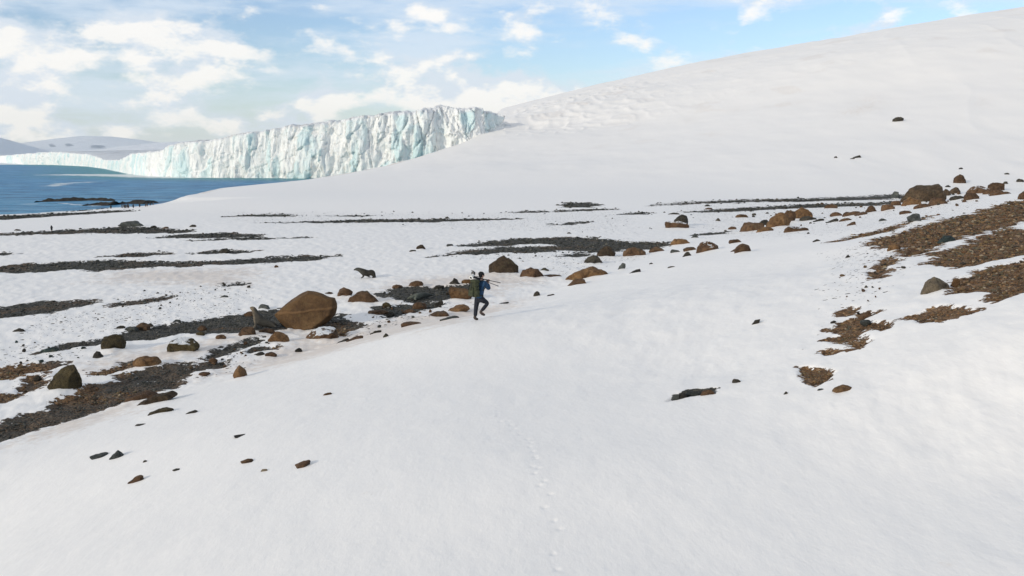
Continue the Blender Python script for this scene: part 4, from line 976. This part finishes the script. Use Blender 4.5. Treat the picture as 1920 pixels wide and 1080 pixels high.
def seal_mat(name, back, belly, z0, z1, rough=.8):
    m, g, b = new_mat(name); t = g.n('ShaderNodeTexCoord').outputs['Object']; nz = g.noise(t, 5, 6, .65)
    z = g.n('ShaderNodeSeparateXYZ', ins={0: t}).outputs[0]
    c = g.mix(g.sstep(g.math('ADD', z, g.math('MULTIPLY', g.math('SUBTRACT', nz, .5), .25)), z0, z1), belly, back)
    c = g.mix(g.math('MULTIPLY', g.sstep(nz, .45, .7), .45), c, tuple(x*.45 for x in back)); g.L.new(c, b.inputs['Base Color'])
    b.inputs['Roughness'].default_value = rough; b.inputs['Specular IOR Level'].default_value = .15; bump(g, b, g.noise(t, 40, 4, .7), .01, .7); return m
def seal(u, v, spine, flips, mat, lab, pose):
    """spine and flippers in photo pixels relative to the ground point (right, up, radius)"""
    p = hit(u, v); k = p[1]/F; t = empty('seal', tuple(p), lab, 'seal')
    V = [(a*k, dy, c*k) for (a, c, r, dy) in spine]; E = chain(len(V)); Rr = [(r*k*1.42, r*k*1.42) for (a, c, r, dy) in spine]
    for (at_i, pts) in flips:
        prev = at_i
        for (a, c, r, dy) in pts:
            V.append((a*k, dy, c*k)); Rr.append((r*k*1.2, r*k*.6)); E.append((prev, len(V)-1)); prev = len(V)-1
    body = skin('body', V, E, Rr, mat, root=len(spine)//2, parent=t)
    hd = V[2] if abs(spine[2][0]-spine[0][0]) < 7.5 else V[1]; tip = V[0]; dx = np.array(tip)-np.array(hd); dx /= np.linalg.norm(dx)
    # dark nose, eye beads and small ear flaps on the head
    hr = spine[2][2]*k if hd == V[2] else spine[1][2]*k
    co = np.array([v.co for v in body.data.vertices]); pr_ = co@dx; ex = co[pr_ > pr_.max()-.012].mean(0)
    def bead(nm, c, r, mt):
        D, T = ICO[2]; link(nm, raw_mesh(nm, D*r+np.array(c), T, True), mt, t)
    bead('nose', ex-dx*.008, .022, M_DARK)
    for sgn in (-1, 1):
        bead('eye', np.array(hd)+dx*hr*.55+np.array([0, sgn*hr*.6, hr*.45]), .014, M_DARK)
        e = np.array(hd)-dx*hr*.25+np.array([0, sgn*hr*.8, hr*.15])
        skin('ear', [tuple(e), tuple(e-dx*.05+np.array([0, sgn*.02, .0]))], [(0, 1)], [.012, .006], mat, parent=t, sub=1)
    return t
M_DARK = simple_mat('dark_skin', (.012, .012, .012), .35, var=.1)
m_seal_d = seal_mat('fur_dark', (.032, .030, .025), (.060, .060, .052), -.55, -.1)
m_seal_g = seal_mat('fur_grey', (.060, .056, .048), (.20, .165, .12), -.30, -.18)
m_seal_l = seal_mat('fur_green_grey', (.060, .064, .056), (.13, .14, .115), -.3, .35)
seal(690, 521, [(-27, 14.8, .7, 0), (-24.5, 15.8, 1.3, 0), (-20.5, 17.0, 2.5, 0), (-16, 15.6, 3.1, 0), (-10.5, 12.6, 4.2, 0), (-4.5, 9.8, 4.5, 0), (1, 8.6, 4.0, 0), (6, 10.4, 4.7, .02), (10.3, 8.8, 4.5, .03), (12.2, 4.4, 2.7, .04)],
     [(5, [(-7.4, 5.5, 2.3, -.16), (-8.8, 2.0, 1.5, -.2), (-12.4, .6, .9, -.22)]), (5, [(-3.0, 4.5, 2.0, .18), (1.2, 1.2, 1.2, .22), (4.0, .5, .8, .24)]), (9, [(11.8, 1.2, 1.7, -.1), (7.8, .4, 1.0, -.16)]), (9, [(12.8, 1.0, 1.7, .12), (9.0, .3, 1.0, .18)])],
     m_seal_d, 'dark fur seal walking across open snow with its head stretched to the left', 0)
seal(490, 612.5, [(-20.5, 37.2, 1.0, 0), (-15.5, 35.8, 3.4, 0), (-12.6, 33.5, 3.5, 0), (-9.8, 26.5, 4.4, 0), (-6.5, 18, 6.6, 0), (-1.5, 10.8, 6.8, 0), (8, 7.0, 6.2, .02), (17, 5.2, 4.6, .04), (24, 3.2, 2.6, .05)],
     [(4, [(-7.5, 9, 3.2, -.18), (-8.2, 2.5, 2.2, -.24), (-12, .4, 1.2, -.3)]), (4, [(-9.5, 10, 3.0, .2), (-11, 3.5, 2.0, .26), (-14, 1.4, 1.2, .3)]), (8, [(28, 1.4, 1.8, -.12), (31, .6, 1.1, -.18)]), (8, [(28, 2.0, 1.8, .14), (31, 1.2, 1.1, .2)])],
     m_seal_g, 'grey fur seal sitting upright with pale chest, nose raised, left of the huge wedge boulder', 1)
seal(786, 562.5, [(-22.5, 2.2, .8, 0), (-20, 3.0, 1.6, .04), (-16.5, 3.9, 2.8, .1), (-13, 4.0, 3.3, .2), (-7, 4.6, 4.4, .4), (1, 4.8, 4.6, .7), (9, 4.0, 3.7, 1.0), (15, 2.8, 2.5, 1.25), (19, 1.9, 1.4, 1.4)],
     [(4, [(-8.5, 1.8, 1.9, .05), (-5.5, .7, 1.1, -.08)]), (8, [(22.5, 1.6, 1.6, 1.3), (25, 1.2, .9, 1.25)]), (8, [(22.5, 2.0, 1.6, 1.6), (25, 1.6, .9, 1.7)])],
     m_seal_l, 'grey green seal lying asleep on dark gravel left of the walker', 2)

# penguins
def penguin_mat():
    m, g, b = new_mat('penguin_plumage'); t = g.n('ShaderNodeTexCoord').outputs['Object']; s3 = g.n('ShaderNodeSeparateXYZ', ins={0: t})
    k = g.math('MULTIPLY', g.sstep(s3.outputs[0], .045, .075), g.sstep(s3.outputs[2], .50, .47))
    g.L.new(g.mix(k, (.012, .013, .016), (.72, .72, .70)), b.inputs['Base Color']); b.inputs['Roughness'].default_value = .6; return m
m_peng = penguin_mat(); m_beak = simple_mat('beak_orange', (.35, .12, .03), .5, var=.1)
def penguin(loc, rz, lab, grp=None):
    t = empty('penguin', loc, lab, 'penguin'); t.rotation_euler = (0, 0, rz)
    if grp: t['group'] = grp
    V = [(0, 0, .08), (.01, 0, .20), (.015, 0, .34), (.0, 0, .46), (.01, 0, .54), (.05, 0, .575), (-.06, 0, .05), (0, .10, .40), (-.02, .135, .27), (0, -.10, .40), (-.02, -.135, .27)]
    E = chain(6)+[(0, 6), (3, 7), (7, 8), (3, 9), (9, 10)]
    skin('body', V, E, [.085, .115, .105, .065, .052, .028, .03, .03, .015, .03, .015], m_peng, root=1, sub=1, parent=t)
    skin('beak', [(.055, 0, .575), (.11, 0, .565)], [(0, 1)], [.014, .004], m_beak, sub=1, parent=t)
    for s in (-1, 1): skin('foot', [(0, s*.05, .03), (.07, s*.06, .015)], [(0, 1)], [.02, .024], m_beak, sub=1, parent=t)
    return t
pg = hit(97, 432.5); pen = penguin(tuple(pg), R(150), 'lone penguin standing upright on snow by the far gravel band at left')
kids = list(pen.children)
for k, (u, v) in enumerate([(229, 390), (233, 390.2), (236, 390.5), (239, 389.8), (241, 390), (262, 388.5), (273, 387.5), (276, 386.8), (282, 385.5), (287, 384.6), (250, 389.8), (208, 391.5)]):
    p = hit(u, v); c = pen.copy(); COL.objects.link(c); c.location = tuple(p); c.rotation_euler = (0, 0, R(40+(37*k) % 110)); c.scale = (1.05,)*3
    c['label'] = 'penguin standing in the loose row on snow by the shore reef'; c['group'] = 'penguins by the shore reef'
    for ch in kids:
        cc = ch.copy(); COL.objects.link(cc); cc.parent = c

# ------------------------------------------------------------------ the walker
m_jacket = simple_mat('jacket_blue', (.014, .050, .110), .75, 14, .3, .02); m_trouser = simple_mat('trouser_black', (.012, .015, .024), .8, 12, .3, .02)
m_skinc = simple_mat('skin', (.42, .25, .18), .55, 8, .08, .002); m_hair = simple_mat('hat_black', (.010, .010, .012), .9, 30, .3, .01)
m_boot = simple_mat('boot_brown', (.055, .042, .036), .7, 10, .3, .01); m_pack = simple_mat('pack_olive', (.040, .046, .024), .8, 12, .35, .015)
m_strap = simple_mat('strap_dark', (.018, .022, .016), .8, 12, .2, .005); m_metal = simple_mat('tripod_black', (.015, .015, .017), .4, 20, .2, .002, .5)
m_white = simple_mat('lens_white', (.72, .72, .69), .4, 20, .05, .002, .5); m_glass = simple_mat('lens_glass', (.01, .012, .02), .08, 5, .1, 0, .6)
pw = hit(889, 601.5)
per = empty('person', tuple(pw), 'person in blue jacket and black trousers walking on snow, tripod on the shoulder', 'person')
# joints, metres; x right, y away, z up
J = dict(pel=(.19, .06, .86), spi=(.20, .05, 1.08), che=(.23, .06, 1.32), nek=(.25, .08, 1.47), hd0=(.262, .09, 1.56), hd=(.275, .10, 1.64), top=(.275, .095, 1.70),
         lh=(.11, .13, .84), lk=(.065, .16, .46), la=(.03, .08, .10), lt=(.11, .17, .045),
         rh=(.27, -.01, .83), rk=(.49, .15, .615), ra=(.245, .01, .33), rt=(.37, .07, .215),
         rs=(.38, -.07, 1.385), re=(.54, .08, 1.13), rw=(.49, .24, 1.36), ls=(.11, .20, 1.385), le=(.16, .40, 1.16), lw=(.40, .40, 1.36))
names = ['pel', 'spi', 'che', 'nek', 'hd0', 'hd', 'top', 'lh', 'lk', 'la', 'lt', 'rh', 'rk', 'ra', 'rt', 'rs', 're', 'rw', 'ls', 'le', 'lw']
ix = {n: i for i, n in enumerate(names)}
E = [('pel', 'spi'), ('spi', 'che'), ('che', 'nek'), ('nek', 'hd0'), ('hd0', 'hd'), ('hd', 'top'), ('pel', 'lh'), ('lh', 'lk'), ('lk', 'la'), ('la', 'lt'), ('pel', 'rh'), ('rh', 'rk'), ('rk', 'ra'), ('ra', 'rt'),
     ('che', 'rs'), ('rs', 're'), ('re', 'rw'), ('che', 'ls'), ('ls', 'le'), ('le', 'lw')]
rad = dict(pel=.10, spi=.12, che=.135, nek=.055, hd0=.07, hd=.085, top=.06, lh=.045, lk=.055, la=.036, lt=.03, rh=.045, rk=.055, ra=.036, rt=.03, rs=.055, re=.04, rw=.028, ls=.055, le=.04, lw=.028)
skin('body', [J[n] for n in names], [(ix[a], ix[b_]) for a, b_ in E], [rad[n] for n in names], m_skinc, parent=per)
def garment(nm, ns, es, rr, mt, rt=0, sub=2): return skin(nm, [J[n] if isinstance(n, str) else n for n in ns], es, rr, mt, root=rt, parent=per, sub=sub)
garment('jacket', [(.19, .055, .80), 'spi', 'che', (.245, .075, 1.46), 'rs', 're', (.497, .215, 1.325), 'ls', 'le', (.37, .40, 1.33)],
        [(0, 1), (1, 2), (2, 3), (2, 4), (4, 5), (5, 6), (2, 7), (7, 8), (8, 9)], [(.185, .165), (.175, .15), (.195, .16), .085, .098, .082, .05, .098, .08, .05], m_jacket, 1)
garment('trousers', [(.19, .06, .93), (.19, .06, .84), (.105, .135, .70), 'lk', (.035, .09, .13), (.32, .03, .745), 'rk', (.262, .02, .35)], [(0, 1), (1, 2), (2, 3), (3, 4), (1, 5), (5, 6), (6, 7)], [.13, .14, .105, .083, .068, .105, .085, .066], m_trouser, 1)
for a, t_, s in (('la', 'lt', .0), ('ra', 'rt', .0)):
    A, T_ = Vector(J[a]), Vector(J[t_]); d_ = (T_-A).normalized()
    heel = A-d_*.045-Vector((0, 0, .045)) if a == 'la' else A-Vector((.06, .02, .035)); up = A+Vector((0, 0, .08)) if a == 'la' else A+Vector((.045, .03, .06))
    toe = T_+d_*.03-Vector((0, 0, .008)); mid = (heel+toe)/2
    skin('boot', [tuple(up), tuple((A+heel)/2), tuple(mid), tuple(toe)], [(0, 1), (1, 2), (2, 3)], [.06, .064, .055, .042], m_boot, root=0, parent=per)
# head: cap, ears and face turned to the right, away from the camera
H = Vector(J['hd']); D, T = ICO[3]
fwd = Vector((.80, .58, -.12)).normalized(); rt_ = Vector((.58, -.80, 0)).normalized()
def headpart(nm, c, r, sc, mt, cut=None):
    P_ = D*np.array(sc)*r
    B = np.array([tuple(rt_), tuple(fwd), (0, 0, 1)]); W = P_@B+np.array(tuple(c))
    return link(nm, raw_mesh(nm, W, T, True), mt, per)
headpart('hat', H+Vector((-.012, -.006, .035)), .108, (.95, 1.06, .88), m_hair)
headpart('hair', H+Vector((-.035, -.02, -.035)), .085, (.95, .75, .8), m_hair)
headpart('ear', H+rt_*.088+Vector((0, 0, -.02)), .030, (.35, .7, 1.1), m_skinc); headpart('ear', H-rt_*.088+Vector((0, 0, -.02)), .030, (.35, .7, 1.1), m_skinc)
headpart('nose', H+fwd*.10+Vector((0, 0, -.02)), .020, (.7, 1.2, 1.2), m_skinc)
for s in (-1, 1): headpart('eye', H+fwd*.085+rt_*.032*s+Vector((0, 0, .008)), .012, (1, .6, .7), m_glass)
headpart('mouth', H+fwd*.088+Vector((0, 0, -.062)), .022, (1.1, .5, .3), simple_mat('lip', (.35, .14, .12), .5, var=.05))
# tripod line over the right shoulder: camera end behind the head, feet ahead and lower
TA = Vector((-.02, -.10, 1.60)); TB = Vector((.86, .42, 1.29)); td = (TB-TA).normalized()
def hand(w, nm):
    wv_ = Vector(J[w]); grip = TA+td*(td.dot(wv_-TA)); ax = (grip-wv_); ax = ax.normalized() if ax.length > 1e-3 else Vector((0, 0, 1))
    palm = wv_+ax*.045; sd = td; V = [tuple(wv_), tuple(palm)]; E = [(0, 1)]; Rr = [.024, .034]
    cur = ax.cross(sd).normalized()
    for f in range(4):
        o_ = sd*(f-1.5)*.021; L_ = (.030, .034, .032, .026)[f]
        pts = [palm+ax*.03+o_, palm+ax*(.03+L_)+o_+cur*.018, palm+ax*(.03+L_*.9)+o_+cur*.045]; pr = 1
        for q in pts: V.append(tuple(q)); Rr.append(.0095); E.append((pr, len(V)-1)); pr = len(V)-1
    q1 = palm+sd*.038+cur*.01; q2 = palm+sd*.045+ax*.03+cur*.03; V.append(tuple(q1)); Rr.append(.012); E.append((1, len(V)-1)); V.append(tuple(q2)); Rr.append(.010); E.append((len(V)-2, len(V)-1))
    skin('hand', V, E, Rr, m_skinc, root=1, parent=per, sub=1)
hand('rw', 'hand'); hand('lw', 'hand')
# backpack, worn: a thing of its own
bk = empty('backpack', tuple(Vector(pw)+Vector((.12, -.10, .87))), 'bulky olive green backpack worn by the person with the tripod', 'backpack')
bk.parent = None
def rbox(nm, size, loc, rot, mt, parent, bev=.04, seg=3):
    import bmesh
    bm = bmesh.new(); bmesh.ops.create_cube(bm, size=1); bmesh.ops.scale(bm, vec=size, verts=bm.verts)
    bmesh.ops.bevel(bm, geom=list(bm.edges), offset=bev, segments=seg, affect='EDGES', profile=.6)
    me = bpy.data.meshes.new(nm); bm.to_mesh(me); bm.free()
    for p_ in me.polygons: p_.use_smooth = True
    o = link(nm, me, mt, parent); o.location = loc; o.rotation_euler = rot; return o
az_ = math.atan2(.58, .80)-math.pi/2          # local +y looks where the person walks
bk.rotation_euler = (R(-4), 0, az_); bk.scale = (.94, .94, .94)
rbox('main_bag', (.36, .24, .58), (.0, -.14, .30), (0, 0, 0), m_pack, bk, .11, 5)
rbox('top_lid', (.33, .25, .13), (.0, -.14, .61), (R(6), 0, 0), m_pack, bk, .06, 4)
rbox('front_pocket', (.28, .11, .34), (0, -.285, .22), (0, 0, 0), m_pack, bk, .045)
for s in (-1, 1):
    rbox('side_pocket', (.08, .17, .26), (s*.205, -.14, .17), (0, 0, 0), m_pack, bk, .035)
    rbox('compression_strap', (.018, .26, .02), (s*.187, -.15, .44), (0, 0, 0), m_strap, bk, .006)
    skin('shoulder_strap', [(s*.12, -.03, .60), (s*.13, .10, .66), (s*.14, .26, .56), (s*.15, .27, .40), (s*.15, .12, .25)], chain(5), [.018]*5, m_strap, parent=bk, sub=1)
for x_ in (-.07, .07): rbox('lid_strap', (.022, .02, .30), (x_, -.345, .42), (R(-8), 0, 0), m_strap, bk, .006)
skin('hip_belt', [(-.17, -.03, .08), (-.21, .12, .07), (0, .26, .07), (.21, .12, .07), (.17, -.03, .08)], chain(5), [.022]*5, m_strap, parent=bk, sub=1)
# tripod with its head; camera mounted on it
tp = empty('tripod', tuple(Vector(pw)+TA), 'black folded tripod carried over the right shoulder of the person', 'tripod')
def rod(nm, a, b_, r, mt, parent, n=10, r2=None):
    a = Vector(a); b_ = Vector(b_); d_ = (b_-a); L_ = d_.length; q = d_.to_track_quat('Z', 'Y').to_matrix(); V = []; T_ = []
    for i in range(n):
        c = Vector((math.cos(6.28318*i/n), math.sin(6.28318*i/n), 0)); V.append(a+q@(c*r)); V.append(a+q@(c*(r2 or r)+Vector((0, 0, L_))))
    me = bpy.data.meshes.new(nm); me.from_pydata([tuple(v) for v in V], [], [(2*i, 2*((i+1) % n), 2*((i+1) % n)+1, 2*i+1) for i in range(n)]+[tuple(range(0, 2*n, 2))[::-1], tuple(range(1, 2*n, 2))])
    return link(nm, me, mt, parent)
s1 = td.cross(Vector((0, 0, 1))).normalized(); s2 = s1.cross(td).normalized(); ln_ = (TB-TA).length
rod('centre_column', td*.10, td*.45, .018, m_metal, tp); rod('fluid_head', td*-.01, td*.12, .045, m_metal, tp, 14)
rod('pan_handle', td*.05+s2*.02, td*.32+s2*.10, .010, m_metal, tp)
for k in range(3):
    an = 2.094*k+.5; o_ = s1*math.cos(an)+s2*math.sin(an)
    lg = rod('leg', td*.14+o_*.030, td*.62+o_*.045, .018, m_metal, tp); rod('lower_leg', td*.60+o_*.045, td*(ln_)+o_*.085, .012, m_metal, lg)
    rod('foot', td*ln_+o_*.085, td*(ln_+.03)+o_*.087, .018, m_metal, lg); rod('clamp', td*.58+o_*.044, td*.63+o_*.046, .024, m_metal, lg)
cm_ = empty('camera', tuple(Vector(pw)+TA+Vector((-.015, -.02, .06))), 'camera with a fat white lens on top of the carried tripod, pointing backward', 'camera')
rbox('camera_body', (.13, .09, .12), (.02, .04, .065), (0, 0, R(-20)), m_metal, cm_, .02)
rod('lens', (.01, .0, .01), (-.045, -.17, -.05), .052, m_white, cm_, 18, .062)
rod('lens_hood', (-.045, -.17, -.05), (-.052, -.195, -.058), .066, m_white, cm_, 18, .068); rod('front_glass', (-.053, -.196, -.0585), (-.0535, -.199, -.059), .040, m_glass, cm_, 18)
rbox('top_handle', (.11, .028, .028), (.0, .04, .150), (0, R(14), R(-20)), m_metal, cm_, .01)

# ------------------------------------------------------------------ air
def build_haze():
    me = bpy.data.meshes.new('haze')
    x0, x1, y0, y1, z0, z1 = -5000, 3500, -60, 7000, -9, 330
    v = [(x, y, z) for x in (x0, x1) for y in (y0, y1) for z in (z0, z1)]
    me.from_pydata(v, [], [(0, 1, 3, 2), (4, 6, 7, 5), (0, 4, 5, 1), (2, 3, 7, 6), (0, 2, 6, 4), (1, 5, 7, 3)])
    m = bpy.data.materials.new('haze'); m.use_nodes = True; t = m.node_tree; t.nodes.clear()
    o = t.nodes.new('ShaderNodeOutputMaterial'); pv = t.nodes.new('ShaderNodeVolumePrincipled')
    pv.inputs['Color'].default_value = (.66, .86, 1, 1); pv.inputs['Density'].default_value = .000035; pv.inputs['Anisotropy'].default_value = .2
    t.links.new(pv.outputs[0], o.inputs['Volume'])
    link('haze', me, m, kind='stuff')
build_haze()
scene.cycles.volume_bounces = 0
